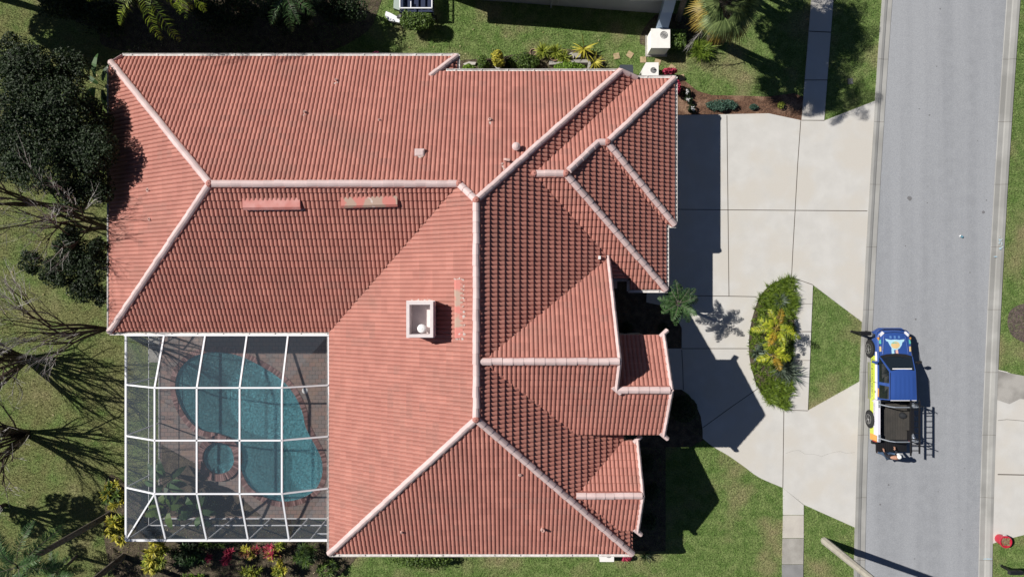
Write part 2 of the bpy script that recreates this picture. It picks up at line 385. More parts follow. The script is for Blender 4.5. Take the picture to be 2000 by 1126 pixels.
tag(mb.build('water_meter_cover', mat('meter_cover', (.13, .13, .14), .8), loc=None), 'small grey meter cover set in the lawn between sidewalk and kerb', 'cover')
# stepping stones by the air conditioners
m_stone = mat('sandstone_paver', (.44, .335, .20), .9, col2=(.38, .28, .17), scale=4, fine=.1)
slab_lab = ['leftmost square stepping stone, nearest the potted plants', 'second stepping stone from the left, turned like a diamond', 'stepping stone north of the black bin, lying square', 'pale stepping stone touching the low white cabinet', 'stepping stone just past the red leaved shrub', 'stepping stone beside the corner of the garage roof']
for (x, y, a), lb in zip(((1204,110,12),(1230,107,-32),(1256,117,0),(1284,122,-15),(1312,133,-35),(1331,152,15)), slab_lab):
    mb = MB(); c = g2(x, y); q = Matrix.Rotation(R(a), 2)
    P = [tuple(Vector(c) + q @ Vector((sx * .145, sy * .145))) for sx, sy in ((-1, -1), (1, -1), (1, 1), (-1, 1))]
    mb.prism(P, 0, .035)
    tag(mb.build('stepping_stone', m_stone, loc=(c[0], c[1], 0)), lb, 'stepping stone', 'square stepping stones in the side yard')
# ---------------------------------------------------------------- pool patio
def paver_mat():
    m = bpy.data.materials.new('brick_pavers'); m.use_nodes = True; nt = m.node_tree; N = nt.nodes; L = nt.links
    b = N['Principled BSDF']; b.inputs['Roughness'].default_value = .85
    g = N.new('ShaderNodeNewGeometry'); br = N.new('ShaderNodeTexBrick')
    br.offset = .5; br.inputs['Scale'].default_value = 1; br.inputs['Brick Width'].default_value = .30; br.inputs['Row Height'].default_value = .20
    br.inputs['Mortar Size'].default_value = .008; br.inputs['Color1'].default_value = (.26, .175, .15, 1); br.inputs['Color2'].default_value = (.20, .175, .165, 1)
    br.inputs['Mortar'].default_value = (.06, .055, .05, 1); br.inputs['Bias'].default_value = 0
    L.new(g.outputs['Position'], br.inputs['Vector'])
    n = N.new('ShaderNodeTexNoise'); n.inputs['Scale'].default_value = 1.7; L.new(g.outputs['Position'], n.inputs['Vector'])
    mx = N.new('ShaderNodeMix'); mx.data_type = 'RGBA'; mx.inputs[7].default_value = (.36, .23, .15, 1)
    rr = N.new('ShaderNodeMapRange'); rr.inputs[1].default_value = .5; rr.inputs[2].default_value = .8; rr.inputs[4].default_value = .5
    L.new(n.outputs[0], rr.inputs[0]); L.new(rr.outputs[0], mx.inputs[0]); L.new(br.outputs[0], mx.inputs[6]); L.new(mx.outputs[2], b.inputs['Base Color'])
    return m
mb = MB(); mb.sheet([(HX0 - .05, HY0 - .05), (HX1 + .3, HY0 - .05), (HX1 + .3, HY1 + 1.0), (HX0 - .05, HY1 + 1.0)], .03, [pool_out, spa_out])
tag(mb.build('patio', paver_mat()), kind='structure')
mb = MB(); mb.prism([(-17.75, -2.0), (-17.25, -2.0), (-17.25, -3.6), (-17.7, -3.6)], 0, .04)
tag(mb.build('path', m_conc_old), kind='structure')
m_bed2 = m_soil
mb = MB(); mb.sheet([(-17.1, -7.6), (-15.3, -8.6), (-14.6, -9.7), (-13.2, -10.2), (-12.2, -11.1), (-17.1, -11.1)], .036); tag(mb.build('planting_bed', m_soil), kind='structure')
# the pool
m_plaster = mat('pool_plaster', (.70, .86, .90), .7, col2=(.64, .82, .87), scale=1.5, fine=.04, fscale=20, bump=.22, bscale=4.5)  # strong wavy bump imitates caustic light ripples on the pool floor
m_coping = mat('red_brick_coping', (.17, .085, .075), .85, hue=(.26, .16, .15), var=.35, fine=.1)
def water_mat():
    m = bpy.data.materials.new('pool_water'); m.use_nodes = True; nt = m.node_tree; N = nt.nodes; L = nt.links
    N.remove(N['Principled BSDF']); out = N['Material Output']
    g = N.new('ShaderNodeNewGeometry')
    vo = N.new('ShaderNodeTexNoise'); vo.inputs['Scale'].default_value = 8.5; vo.inputs['Detail'].default_value = 3; vo.inputs['Distortion'].default_value = 1.6
    L.new(g.outputs['Position'], vo.inputs['Vector'])
    bp = N.new('ShaderNodeBump'); bp.inputs['Distance'].default_value = .30; L.new(vo.outputs[0], bp.inputs['Height'])
    tr = N.new('ShaderNodeBsdfTransparent'); tr.inputs[0].default_value = (.56, .93, 1.0, 1)
    df = N.new('ShaderNodeBsdfDiffuse'); df.inputs[0].default_value = (.34, .86, .95, 1); L.new(bp.outputs[0], df.inputs['Normal'])
    gl = N.new('ShaderNodeBsdfGlossy'); gl.inputs['Roughness'].default_value = .12; L.new(bp.outputs[0], gl.inputs['Normal'])
    m1 = N.new('ShaderNodeMixShader'); m1.inputs[0].default_value = .26; L.new(tr.outputs[0], m1.inputs[1]); L.new(df.outputs[0], m1.inputs[2])
    fr = N.new('ShaderNodeFresnel'); fr.inputs[0].default_value = 1.33; L.new(bp.outputs[0], fr.inputs['Normal'])
    m2 = N.new('ShaderNodeMixShader'); L.new(fr.outputs[0], m2.inputs[0]); L.new(m1.outputs[0], m2.inputs[1]); L.new(gl.outputs[0], m2.inputs[2])
    L.new(m2.outputs[0], out.inputs[0]); return m
m_water = water_mat()
pool = empty('swimming_pool', (pool_out[0][0], pool_out[0][1], 0), label='freeform swimming pool with red brick coping under the screen enclosure', cat='swimming pool')
def shell(out, depth, name):
    mb = MB(); n = len(out)
    for i in range(n):
        a, b = out[i], out[(i + 1) % n]; mb.face([(*a, .03), (*b, .03), (*b, -depth), (*a, -depth)], 0, .5)
    mb.sheet(out, -depth); return mb
shell(pool_out, 1.75, 'basin').build('basin', m_plaster, pool)
def coping(out, w, name, parent, z=.055, step=.11):
    P = [Vector(p) for p in ccw(out)]; L_ = []; d = 0
    n = len(P); seg = [(P[i], P[(i + 1) % n]) for i in range(n)]
    tot = sum((b - a).length for a, b in seg); cnt = int(tot / step); mb = MB()
    def pt(s):
        s %= tot
        for a, b in seg:
            l = (b - a).length
            if s <= l: return a + (b - a) * (s / l), (b - a).normalized()
            s -= l
        return P[0], (P[1] - P[0]).normalized()
    for k in range(cnt):
        a, ta = pt(k * tot / cnt + .006); b, tb = pt((k + 1) * tot / cnt - .006)
        na = Vector((ta.y, -ta.x)); nb = Vector((tb.y, -tb.x))
        Q = [a - na * .02, b - nb * .02, b + nb * w, a + na * w]
        mb.prism([tuple(q) for q in Q], -.02, z)
    return mb.build(name, m_coping, parent)
coping(pool_out, .23, 'coping', pool, step=.085)
mb = MB(); mb.sheet(pool_out, -.09); mb.build('water', m_water, pool)
# shallow bench at the pool's east end
mb = MB(); c = g2(622, 903)
bench = [p for p in pool_out if inpoly(np.array([p[0]]), np.array([p[1]]), [g2(604,868), g2(645,868), g2(645,948), g2(604,948)])[0]]
if len(bench) > 2:
    ar = [(bench[-1][0], bench[-1][1])]
    mb.prism(ccw(bench), -1.75, -.40); mb.build('bench_step', m_plaster, pool)
spa = empty('spa', (spa_c[0], spa_c[1], 0), label='round spa with wide red brick rim beside the pool', cat='spa')
shell(spa_out, .75, 'basin').build('basin', m_plaster, spa)
coping(spa_out, .32, 'rim', spa, .16, .085)
mb = MB(); mb.sheet(spa_out, -.03); mb.build('water', m_water, spa)
mb = MB(); q = 24
for k in range(q):                                       # ring seat inside the spa
    a0 = 2 * math.pi * k / q; a1 = 2 * math.pi * (k + 1) / q
    P = [(spa_c[0] + r * math.cos(a), spa_c[1] + r * math.sin(a)) for r, a in ((.79, a0), (.79, a1), (.45, a1), (.45, a0))]
    mb.prism(P, -.75, -.30)
mb.build('seat', m_plaster, spa)
mb = MB(); c = g2(596, 762); mb.lathe((c[0], c[1], .03), [(0.001, .02), (.12, .02), (.15, 0)], 16)
tag(mb.build('skimmer_lid', m_white, loc=(c[0], c[1], .03)), 'round white skimmer lid set in the pavers by the pool', 'skimmer lid')
# ================================================================ the house
PT = .583
class Plane:
    def __init__(s, f, down, slope=PT): s.f = f; s.down = Vector(down); s.p = slope
    def h(s, x, y): return s.f(x, y)
    def P(s, x, y, o=0): return Vector((x, y, s.f(x, y) + o))
    def hit(s, px, py):
        # height where the sight line through (px, py) meets the plane
        lo, hi = 0.0, 12.0
        for _ in range(40):
            m_ = (lo + hi) / 2; q = at(px, py, m_)
            if s.f(q.x, q.y) > m_: lo = m_
            else: hi = m_
        return at(px, py, (lo + hi) / 2)
E_, W_, N_, S_ = (1, 0), (-1, 0), (0, 1), (0, -1)
mainW = Plane(lambda x, y: 3 + PT * (x + 8.1), W_); mainE = Plane(lambda x, y: 3 + PT * (5.34 - x), E_)
mainN = Plane(lambda x, y: 3 + PT * (10.12 - y), N_); mainS = Plane(lambda x, y: 3 + PT * (y + 11.75), S_)
wingS = Plane(lambda x, y: 3 + PT * (y + 1.93), S_); wingW = Plane(lambda x, y: 3 + PT * (x + 17.85), W_)
nookE = Plane(lambda x, y: 2.88 + PT * (-2.44 - x), E_)
garN = Plane(lambda x, y: 2.88 + PT * (9.34 - y), N_); garEA = Plane(lambda x, y: 2.88 + PT * (7.23 - x), E_)
garEB = Plane(lambda x, y: 2.88 + PT * (6.86 - x), E_); garSA = Plane(lambda x, y: 2.88 + PT * (y - 2.84), S_)
garSB = Plane(lambda x, y: 2.88 + PT * (y + .05), S_)
bigN = Plane(lambda x, y: 6.8 - .75 * (y + 2.82), N_, .75); bigS = Plane(lambda x, y: 6.8 - .68 * (-2.82 - y), S_, .68)
entN = Plane(lambda x, y: 5.96 - .68 * (y + 4.05), N_, .68)
lowN = Plane(lambda x, y: 4.55 - .62 * (y + 8.7), N_, .62); lowS = Plane(lambda x, y: 4.55 - .62 * (-8.7 - y), S_, .62)

def clip(poly3, C):
    """Sutherland-Hodgman in plan against convex ccw polygon C, keeping z"""
    out = poly3
    n = len(C)
    for i in range(n):
        ax, ay = C[i]; bx, by = C[(i + 1) % n]; inp = out; out = []
        if not inp: return out
        for j in range(len(inp)):
            p = inp[j]; q = inp[(j + 1) % len(inp)]
            dp = (bx - ax) * (p[1] - ay) - (by - ay) * (p[0] - ax); dq = (bx - ax) * (q[1] - ay) - (by - ay) * (q[0] - ax)
            if dp >= 0: out.append(p)
            if (dp >= 0) != (dq >= 0):
                t = dp / (dp - dq); out.append(tuple(p[k] + (q[k] - p[k]) * t for k in range(3)))
    return out
ROLL, EXPO = .178, .335
TPROF = [(0, 0), (.11, .0), (.20, .032), (.36, .053), (.56, .061), (.76, .053), (.92, .032), (1.0, 0)]
from mathutils import noise as mnoise
def tiles(mb, pl, polys, phase=0.0):
    """real roll tiles in courses over the plan polygons of a roof plane"""
    d = pl.down; u = Vector((-d[1], d[0])); s = 1 / math.sqrt(1 + pl.p ** 2)
    nz = Vector((d[0] * pl.p * s, d[1] * pl.p * s, s)); E = EXPO * s
    for poly in polys:
        C = ccw(poly)
        cs = [(p[0] * d[0] + p[1] * d[1]) for p in C]; us = [(p[0] * u[0] + p[1] * u[1]) for p in C]
        j0 = math.floor(min(cs) / E) - 1; j1 = math.ceil(max(cs) / E) + 1
        for j in range(j0, j1):
            a, b = j * E, (j + 1) * E
            band = clip([(p[0], p[1], 0) for p in C], ccw([(Vector((d[0], d[1])) * q + Vector((u[0], u[1])) * w)[:] for q, w in ((a - .02, -99), (b + .05, -99), (b + .05, 99), (a - .02, 99))]))
            if len(band) < 3: continue
            bu = [p[0] * u[0] + p[1] * u[1] for p in band]
            k0 = math.floor(min(bu) / ROLL) - 1; k1 = math.ceil(max(bu) / ROLL) + 1
            for k in range(k0, k1):
                rr = random.Random(j * 7919 + k // 2 * 31 + 5); tv = rr.random(); tm = 2 if rr.random() < (.30 if mnoise.noise(Vector((j * E * .45 + pl.p, k * ROLL * .45, d[0] * 3 + d[1] * 7))) > .26 else .012) else 0; lift = rr.uniform(-.004, .006)
                prev = None
                for t, hh in TPROF:
                    w = (k + t) * ROLL
                    xa = d[0] * a + u[0] * w; ya = d[1] * a + u[1] * w; xb = d[0] * b + u[0] * w; yb = d[1] * b + u[1] * w
                    za = pl.f(xa, ya) + hh * .9; zb = pl.f(xb, yb) + hh + (.064 if d[0] > 0 else .050) + lift; zc = pl.f(xb, yb) + hh * .5 - .01
                    cur = ((xa, ya, za), (xb, yb, zb), (xb + d[0] * .004, yb + d[1] * .004, zc))
                    if prev:
                        for A, B, C2, D in ((prev[0], prev[1], cur[1], cur[0]), (prev[1], prev[2], cur[2], cur[1])):
                            q = [A, B, C2, D]
                            if all(((C[(i + 1) % len(C)][0] - C[i][0]) * (p[1] - C[i][1]) - (C[(i + 1) % len(C)][1] - C[i][1]) * (p[0] - C[i][0])) >= 0 for p in q for i in range(len(C))):
                                r = q
                            else: r = clip(q, C)
                            if len(r) >= 3: mb.face(r, tm, tv)
                    prev = cur
def under(mb, pl, polys, off=-.03, th=.14):
    for poly in polys:
        C = ccw(poly); n = len(mb.v); k = len(C)
        for p in C: mb.v.append((p[0], p[1], pl.f(*p) + off))
        for p in C: mb.v.append((p[0], p[1], pl.f(*p) + off - th))
        mb.f.append(tuple(n + i for i in range(k))); mb.mi.append(1); mb.val.append(.5)
        mb.f.append(tuple(n + k + i for i in reversed(range(k)))); mb.mi.append(1); mb.val.append(.5)
        for i in range(k):
            j = (i + 1) % k; mb.f.append((n + k + i, n + k + j, n + j, n + i)); mb.mi.append(1); mb.val.append(.5)
m_under = mat('roof_deck_paint', (.40, .20, .17), .85)
def caps(mb, pts, w=.14, hgt=.115, L_=.42, jit=.010, mort=True):
    """ridge or hip caps laid in pieces along 3D points (first = lower end)"""
    for a, b in zip(pts[:-1], pts[1:]):
        a = Vector(a); b = Vector(b); d = b - a; ln = d.length; n = max(1, round(ln / L_)); x = d.normalized()
        y = Vector((0, 0, 1)).cross(x).normalized(); z = x.cross(y)
        if mort:
            m0 = len(mb.v)
            for e in (a, b):
                for yy, zz in ((-w - .02, -.10), (-w - .01, .018), (w + .01, .018), (w + .02, -.10)): mb.v.append(tuple(e + y * yy + z * zz))
            for k in range(3): mb.idx((m0 + k, m0 + k + 4, m0 + k + 5, m0 + k + 1), 1)
        for i in range(n):
            p = a + d * (i / n); q = a + d * ((i + 1) / n) + x * .02; v = rnd.random()
            dy = rnd.uniform(-jit, jit); f0 = 1.03; f1 = .96; l0 = .018; l1 = 0
            prof = ((-1, -.05), (-.96, .030), (-.60, .078), (-.10, .112), (.10, .112), (.60, .078), (.96, .030), (1, -.05))
            m0 = len(mb.v)
            for e, ff, ll in ((p, f0, l0), (q, f1, l1)):
                for yy, zz in prof: mb.v.append(tuple(e + y * (yy * w * ff + dy) + z * (zz * hgt / .115 + ll)))
            K = len(prof)
            for k in range(K - 1): mb.idx((m0 + k, m0 + K + k, m0 + K + k + 1, m0 + k + 1), 0, v)
            mb.idx(tuple(m0 + k for k in range(K)), 0, v); mb.idx(tuple(m0 + K + k for k in reversed(range(K))), 0, v)
def node(mb, p, r=.165):
    mb.lathe(p, [(r, -.08), (r * .95, .04), (r * .6, .13), (.02, .16)], 9, 1)

house = empty('house', (-1.4, -1, 0), label='large house with salmon barrel tile hip roofs, pale ridge caps and a white chimney box', cat='house')
roof_defs = [
    ('main_roof', [(mainW, [[(-8.1, -11.75), (-8.1, -1.93), (-2.075, 4.095), (-1.38, 3.4), (-1.38, -5.03)]]),
        (mainN, [[(-11.825, 4.095), (-3.27, 4.095), (-3.27, 10.33), (-17.36, 10.33), (-17.7, 9.97)], [(-3.27, 9.5), (-2.44, 10.33), (-3.27, 10.33)],
                 [(-3.27, 4.095), (-2.075, 4.095), (-2.075, 9.5), (-3.27, 9.5)], [(-2.075, 4.095), (-1.38, 3.4), (4.72, 9.5), (-2.075, 9.5)]]),
        (nookE, [[(-3.30, 9.5), (-2.44, 9.5), (-2.44, 10.33)]]),
        (mainE, [[(-1.38, 3.4), (-1.38, 2.42), (5.5, 9.3), (5.45, 9.36), (4.72, 9.5)], [(-1.38, 2.42), (.85, 4.65), (5.05, .45), (-1.38, .45)],
                 [(-1.38, .45), (4.25, .45), (4.25, -.05), (-1.38, -.05)], [(-1.38, -.05), (4.25, -.05), (4.25, -6.2), (-.21, -6.2), (-1.38, -5.03)],
                 [(-.21, -6.2), (4.9, -6.2), (4.9, -6.7), (.29, -6.7)], [(.29, -6.7), (5.34, -6.7), (5.34, -11.75)]]),
        (mainS, [[(-8.1, -11.75), (5.34, -11.75), (-1.38, -5.03)]]),
        (wingS, [[(-11.825, 4.095), (-2.075, 4.095), (-8.1, -1.93), (-17.85, -1.93)]]),
        (wingW, [[(-17.85, -1.93), (-11.825, 4.095), (-17.7, 9.97), (-17.85, 9.8)]])], None),
    ('garage_roof', [(garN, [[(.85, 4.65), (2.17, 4.645), (6.86, 9.34), (5.54, 9.34)], [(3.61, 6.09), (3.98, 6.09), (7.23, 9.34), (6.86, 9.34)]]),
        (garEA, [[(3.98, 6.09), (7.23, 9.34), (7.23, 2.84)]]), (garEB, [[(2.17, 4.645), (3.61, 6.09), (6.86, 2.84), (6.86, -.05)]]),
        (garSA, [[(3.61, 6.09), (3.98, 6.09), (7.23, 2.84), (6.86, 2.84)]]),
        (garSB, [[(.85, 4.65), (2.17, 4.645), (6.36, .45), (5.05, .45)], [(5.25, .45), (6.36, .45), (6.86, -.05), (5.25, -.05)]])], 'nested hip roofs over the garage'),
    ('entrance_roof', [(bigN, [[(-1.18, -2.82), (4.2, -2.82), (4.2, 1.36)]]), (bigS, [[(-1.18, -2.82), (4.2, -2.82), (4.2, -6.15), (2.7, -6.15)], [(4.2, -4.05), (6.38, -4.05), (6.38, -6.15), (4.2, -6.15)]]),
        (entN, [[(4.05, -4.05), (6.38, -4.05), (6.38, -1.95), (4.05, -1.95)]])], 'tall stepped gable roof over the entrance'),
    ('front_gable_roof', [(lowN, [[(2.68, -8.7), (5.5, -8.7), (5.5, -6.68), (4.83, -6.68)]]), (lowS, [[(2.68, -8.7), (5.5, -8.7), (5.5, -10.6), (4.71, -10.6)]])], 'small gable roof at the south end of the front'),
]
roofs = {}
for nm, planes, lab in roof_defs:
    mb = MB()
    for pl, polys in planes: tiles(mb, pl, polys); under(mb, pl, polys)
    roofs[nm] = mb.build(nm, [m_tile, m_under, m_tile_w], house)
    if lab: roofs[nm]['label'] = lab
def cap_part(name, parent, lines, nodes=(), ends=(), lab=None, **kw):
    mb = MB()
    for l in lines: caps(mb, l, **kw)
    for n_ in nodes: node(mb, n_)
    o = mb.build(name, [m_cap, m_mortar], parent)
    if lab: o['label'] = lab
o_ = .035
A_ = wingS.P(-11.825, 4.095, o_); B_ = wingS.P(-2.075, 4.095, o_); C_ = mainE.P(-1.38, 3.4, o_); D_ = mainE.P(-1.38, -5.03, o_)
mr = roofs['main_roof']; gr = roofs['garage_roof']; er = roofs['entrance_roof']; fr = roofs['front_gable_roof']
cap_part('ridge_cap', mr, [(A_, B_)], (A_, B_), lab='ridge caps along the west wing')
cap_part('ridge_cap', mr, [(D_, C_)], (C_, D_), lab='ridge caps along the main north to south ridge')
cap_part('hip_cap', mr, [(mainN.P(-17.75, 10.02, o_), A_)]); cap_part('hip_cap', mr, [(wingW.P(-17.85, -1.93, o_), A_)])
cap_part('hip_cap', mr, [(C_, B_)]); cap_part('hip_cap', mr, [(mainN.P(4.76, 9.54, o_), C_)])
cap_part('hip_cap', mr, [(mainS.P(-8.1, -11.75, o_), D_)]); cap_part('hip_cap', mr, [(mainS.P(5.34, -11.75, o_), D_)])
cap_part('hip_cap', mr, [(mainN.P(-2.46, 10.34, .03), mainN.P(-3.55, 9.25, .03))], w=.13)
cap_part('verge_cap', mr, [(mainE.P(5.52, 9.34, .05), mainE.P(4.80, 9.52, .05))], w=.12, mort=False)
cap_part('verge_cap', mr, [(Vector((-17.32, 10.34, 2.95)), Vector((-17.74, 9.97, 3.12)))], w=.05, mort=False)
gB0 = garN.P(.90, 4.645, o_); gB1 = garN.P(2.17, 4.645, o_); gA0 = garN.P(3.61, 6.09, o_); gA1 = garN.P(3.98, 6.09, o_)
cap_part('ridge_cap', gr, [(gB0, gB1)], (gB0, gB1)); cap_part('ridge_cap', gr, [(gA0, gA1)], (gA1,))
cap_part('hip_cap', gr, [(gB1 + Vector((.12, .12, 0)), gA0)]); cap_part('hip_cap', gr, [(garEB.P(6.86, -.05, o_), gB1)])
cap_part('hip_cap', gr, [(garEA.P(7.23, 9.34, o_), gA1)]); cap_part('hip_cap', gr, [(garEA.P(7.23, 2.84, o_), gA1)])
cap_part('ridge_cap', er, [((4.15, -2.82, 6.86), (-1.2, -2.82, 6.86))]); cap_part('ridge_cap', er, [((6.3, -4.05, 6.02), (4.2, -4.05, 6.02))])
def verge(parent, pl, x, y0, y1):
    a = pl.P(x, y0, .03); b = pl.P(x, y1, .03); cap_part('verge_cap', parent, [(a, b)], w=.085, hgt=.12, L_=.34, jit=.004)
    dirn = 1 if y0 > y1 else -1
    cap_part('eave_end_cap', parent, [(a + Vector((-.16, -.10 * dirn, .02)), a + Vector((.16, .18 * dirn, -.06)))], w=.10, mort=False)
verge(er, bigN, 4.17, 1.40, -2.82); verge(er, bigS, 4.17, -4.0, -2.82)
verge(er, entN, 6.38, -1.95, -4.05); verge(er, bigS, 6.38, -6.15, -4.05)
verge(fr, lowN, 5.5, -6.68, -8.7); verge(fr, lowS, 5.5, -10.6, -8.7)
cap_part('ridge_cap', fr, [((5.46, -8.7, 4.61), (2.72, -8.7, 4.61))])
# gutters with their brackets
def gutter(pts, parent=house, w=.10, h=.05, off=-.03):
    mb = MB()
    for a, b in zip(pts[:-1], pts[1:]):
        a = Vector((*a, 0)); b = Vector((*b, 0)); 
        za = a.copy(); zb = b.copy(); za.z = gz + off; zb.z = gz + off
        mb.bar(za, zb, w, .012, 0, .5); d = (zb - za).normalized(); n_ = Vector((-d.y, d.x, 0))
        for s_ in (-1, 1): mb.bar(za + n_ * s_ * w / 2 + Vector((0, 0, h / 2)), zb + n_ * s_ * w / 2 + Vector((0, 0, h / 2)), .018, h, 0, .5)
        for k in range(int((b - a).length / 1.15)): mb.bar(za + d * (k * 1.15 + .4) - n_ * w / 2 + Vector((0, 0, h)), za + d * (k * 1.15 + .4) + n_ * w / 2 + Vector((0, 0, h)), .03, .012, 0, .5)
    return mb.build('gutter', m_gutter, parent)
gz = 2.88; gutter([(-17.36, 10.40), (-2.38, 10.40), (-2.38, 9.56)], off=-.02)
gz = 3.32; gutter([(-2.9, 9.57), (4.7, 9.57)])
gz = 2.88; gutter([(5.62, 9.42), (7.31, 9.42), (7.31, 2.76), (6.93, 2.76), (6.93, -.13), (5.18, -.13), (5.18, .37), (4.3, .37)])
gz = 3.0; gutter([(-8.1, -11.83), (5.34, -11.83)]); gutter([(-17.85, -2.01), (-8.1, -2.01)]); gutter([(-8.17, -11.7), (-8.17, -1.98)], w=.06)
gutter([(-17.92, -1.9), (-17.92, 9.8)], w=.035, h=.09)
# walls
def wall(poly, h, parent=house, m=m_stucco, name='wall'):
    mb = MB(); mb.prism(poly, 0, h); return mb.build(name, m, parent)
wall([(-17.3, 9.70), (-17.3, -1.4), (-7.5, -1.4), (-7.5, -11.2), (4.8, -11.2), (4.8, -7.2), (3.9, -7.2), (3.9, 0), (4.7, 0), (4.7, .5), (6.3, .5), (6.3, 2.9), (6.7, 2.9), (6.7, 8.85), (4.8, 8.85), (4.8, 9.0), (-2.95, 9.0), (-2.95, 9.70)], 2.80)
def gable_wall(x, pts, parent):                       # pts (y, z), standing on the ground, .2 thick
    mb = MB(); n = len(pts); v0 = len(mb.v)
    for xx in (x, x - .2):
        for y, z in pts: mb.v.append((xx, y, z))
    mb.idx(tuple(range(n))); mb.idx(tuple(n + i for i in reversed(range(n))))
    for i in range(n): j = (i + 1) % n; mb.idx((i, n + i, n + j, j))
    return mb.build('gable_wall', m_stucco, parent)
gable_wall(4.0, [(1.2, 0), (1.2, 3.5), (-2.82, 6.6), (-4.05, 5.75), (-5.9, 4.4), (-5.9, 0)], er)
gable_wall(6.15, [(-2.15, 2.9), (-2.15, 4.4), (-4.05, 5.72), (-5.95, 4.4), (-5.95, 2.9)], er)
wall([(4.0, -2.15), (6.14, -2.15), (6.14, -2.5), (4.0, -2.5)], 4.5, er, name='porch_wall'); wall([(4.0, -5.6), (6.14, -5.6), (6.14, -5.95), (4.0, -5.95)], 4.4, er, name='porch_wall')
for y in (-2.4, -5.7):
    mb = MB(); mb.lathe((5.95, y, 0), [(.2, 0), (.2, .15), (.14, .2), (.13, 2.75), (.2, 2.85), (.2, 2.95)], 14); mb.build('column', m_stucco, er)
gable_wall(5.25, [(-6.9, 0), (-6.9, 3.3), (-8.7, 4.35), (-10.4, 3.35), (-10.4, 0)], fr)
wall([(3.9, -6.95), (5.2, -6.95), (5.2, -10.35), (3.9, -10.35)], 3.2, fr)
# openings seen from the street and garden sides
m_panel = mat('door_paint', (.66, .60, .54), .55)
def garage_door(y0, y1, x):
    mb = MB(); mb.box((x, (y0 + y1) / 2, 1.08), (.05, y1 - y0, 2.13)); d = mb.build('garage_door', m_panel, house)
    mb = MB()
    for r in range(4):
        for k in range(6):
            w = (y1 - y0) / 6; mb.box((x + .03, y0 + (k + .5) * w, .3 + r * .53), (.02, w * .78, .38))
    mb.build('door_panels', m_panel, d)
garage_door(3.3, 8.3, 6.72); garage_door(.8, 2.7, 6.32)
def window(c, d, facing):
    mb = MB(); w, h = d
    if facing == 'x':
        mb.box(c, (.03, w, h)); fr_ = [((c[0], c[1] + s * w / 2, c[2]), (.09, .07, h + .07)) for s in (-1, 0, 1)] + [((c[0] + .003, c[1], c[2] + s * h / 2), (.09, w, .07)) for s in (-1, 1)]
    else:
        mb.box(c, (w, .03, h)); fr_ = [((c[0] + s * w / 2, c[1], c[2]), (.07, .09, h + .07)) for s in (-1, 0, 1)] + [((c[0], c[1] + .003, c[2] + s * h / 2), (w, .09, .07)) for s in (-1, 1)]
    g = mb.build('window', m_glass, house); mb = MB()
    for a, b in fr_: mb.box(a, b)
    mb.build('window_frame', m_white, g)
for y in (-7.8, -9.5): window((5.27, y, 1.6), (1.1, 1.5), 'x')
for y in (1.5, 5.5, 8.2): window((-17.32, y, 1.5), (1.4, 1.2), 'x')
for x in (-5.5, -2.0, 1.8): window((x, -11.22, 1.6), (1.4, 1.2), 'y')
for x in (-15.5, -12, -8, -5): window((x, 9.77, 1.6), (1.3, 1.1), 'y')
for x in (-15.2, -11.4): window((x, -1.42, 1.25), (2.6, 2.1), 'y')
for y in (-9.5, -5.2): window((-7.52, y, 1.25), (2.8, 2.1), 'x')
mb = MB(); mb.box((4.05, -3.6, 1.1), (.06, 1.0, 2.1)); d = mb.build('front_door', mat('front_door_wood', (.16, .07, .035), .5), house)
mb = MB(); mb.lathe((4.11, -3.95, 1.05), [(.02, -.06), (.03, 0), (.02, .06)], 8, close=True); mb.build('door_handle', m_dark, d)
# chimney
m_chim = mat('chimney_paint', (.74, .66, .65), .7, col2=(.68, .60, .59), scale=4, fine=.05)
cx0, cx1, cy0, cy1, ct = -4.06, -3.03, -1.88, -.50, 7.05
ch = None
mb = MB(); zb = 4.9
for (x0, x1, y0, y1) in ((cx0, cx0 + .12, cy0, cy1), (cx1 - .12, cx1, cy0, cy1), (cx0 + .12, cx1 - .12, cy0, cy0 + .12), (cx0 + .12, cx1 - .12, cy1 - .12, cy1)):
    mb.box(((x0 + x1) / 2, (y0 + y1) / 2, (zb + ct) / 2), (x1 - x0, y1 - y0, ct - zb))
mb.box(((cx0 + cx1) / 2, (cy0 + cy1) / 2, 6.4), (cx1 - cx0 - .24, cy1 - cy0 - .24, .1))
for s in (-1, 1): mb.box(((cx0 + cx1) / 2 + s * .525, (cy0 + cy1) / 2, ct - .25), (.045, 1.44, .05)); mb.box(((cx0 + cx1) / 2, (cy0 + cy1) / 2 + s * .70, ct - .25), (1.0, .045, .05))
ch = mb.build('chimney', m_chim, mr); ch['label'] = 'pale box chimney with an open top'
mb = MB(); mb.lathe((-3.50, -1.55, 6.45), [(.10, 0), (.10, .32), (.15, .33), (.17, .38), (.12, .43), (.001, .46)], 16)
mb.build('flue_cap', m_white, mr)
m_vent = mat('vent_paint', (.55, .21, .18), .55, col2=(.62, .30, .27), scale=3)
m_vent_worn = mat('worn_vent_paint', (.55, .20, .17), .7, col2=(.42, .30, .24), scale=1.6, lo=.5, hi=.56, col3=(.58, .50, .46), scale3=3, lo3=.64, hi3=.68)
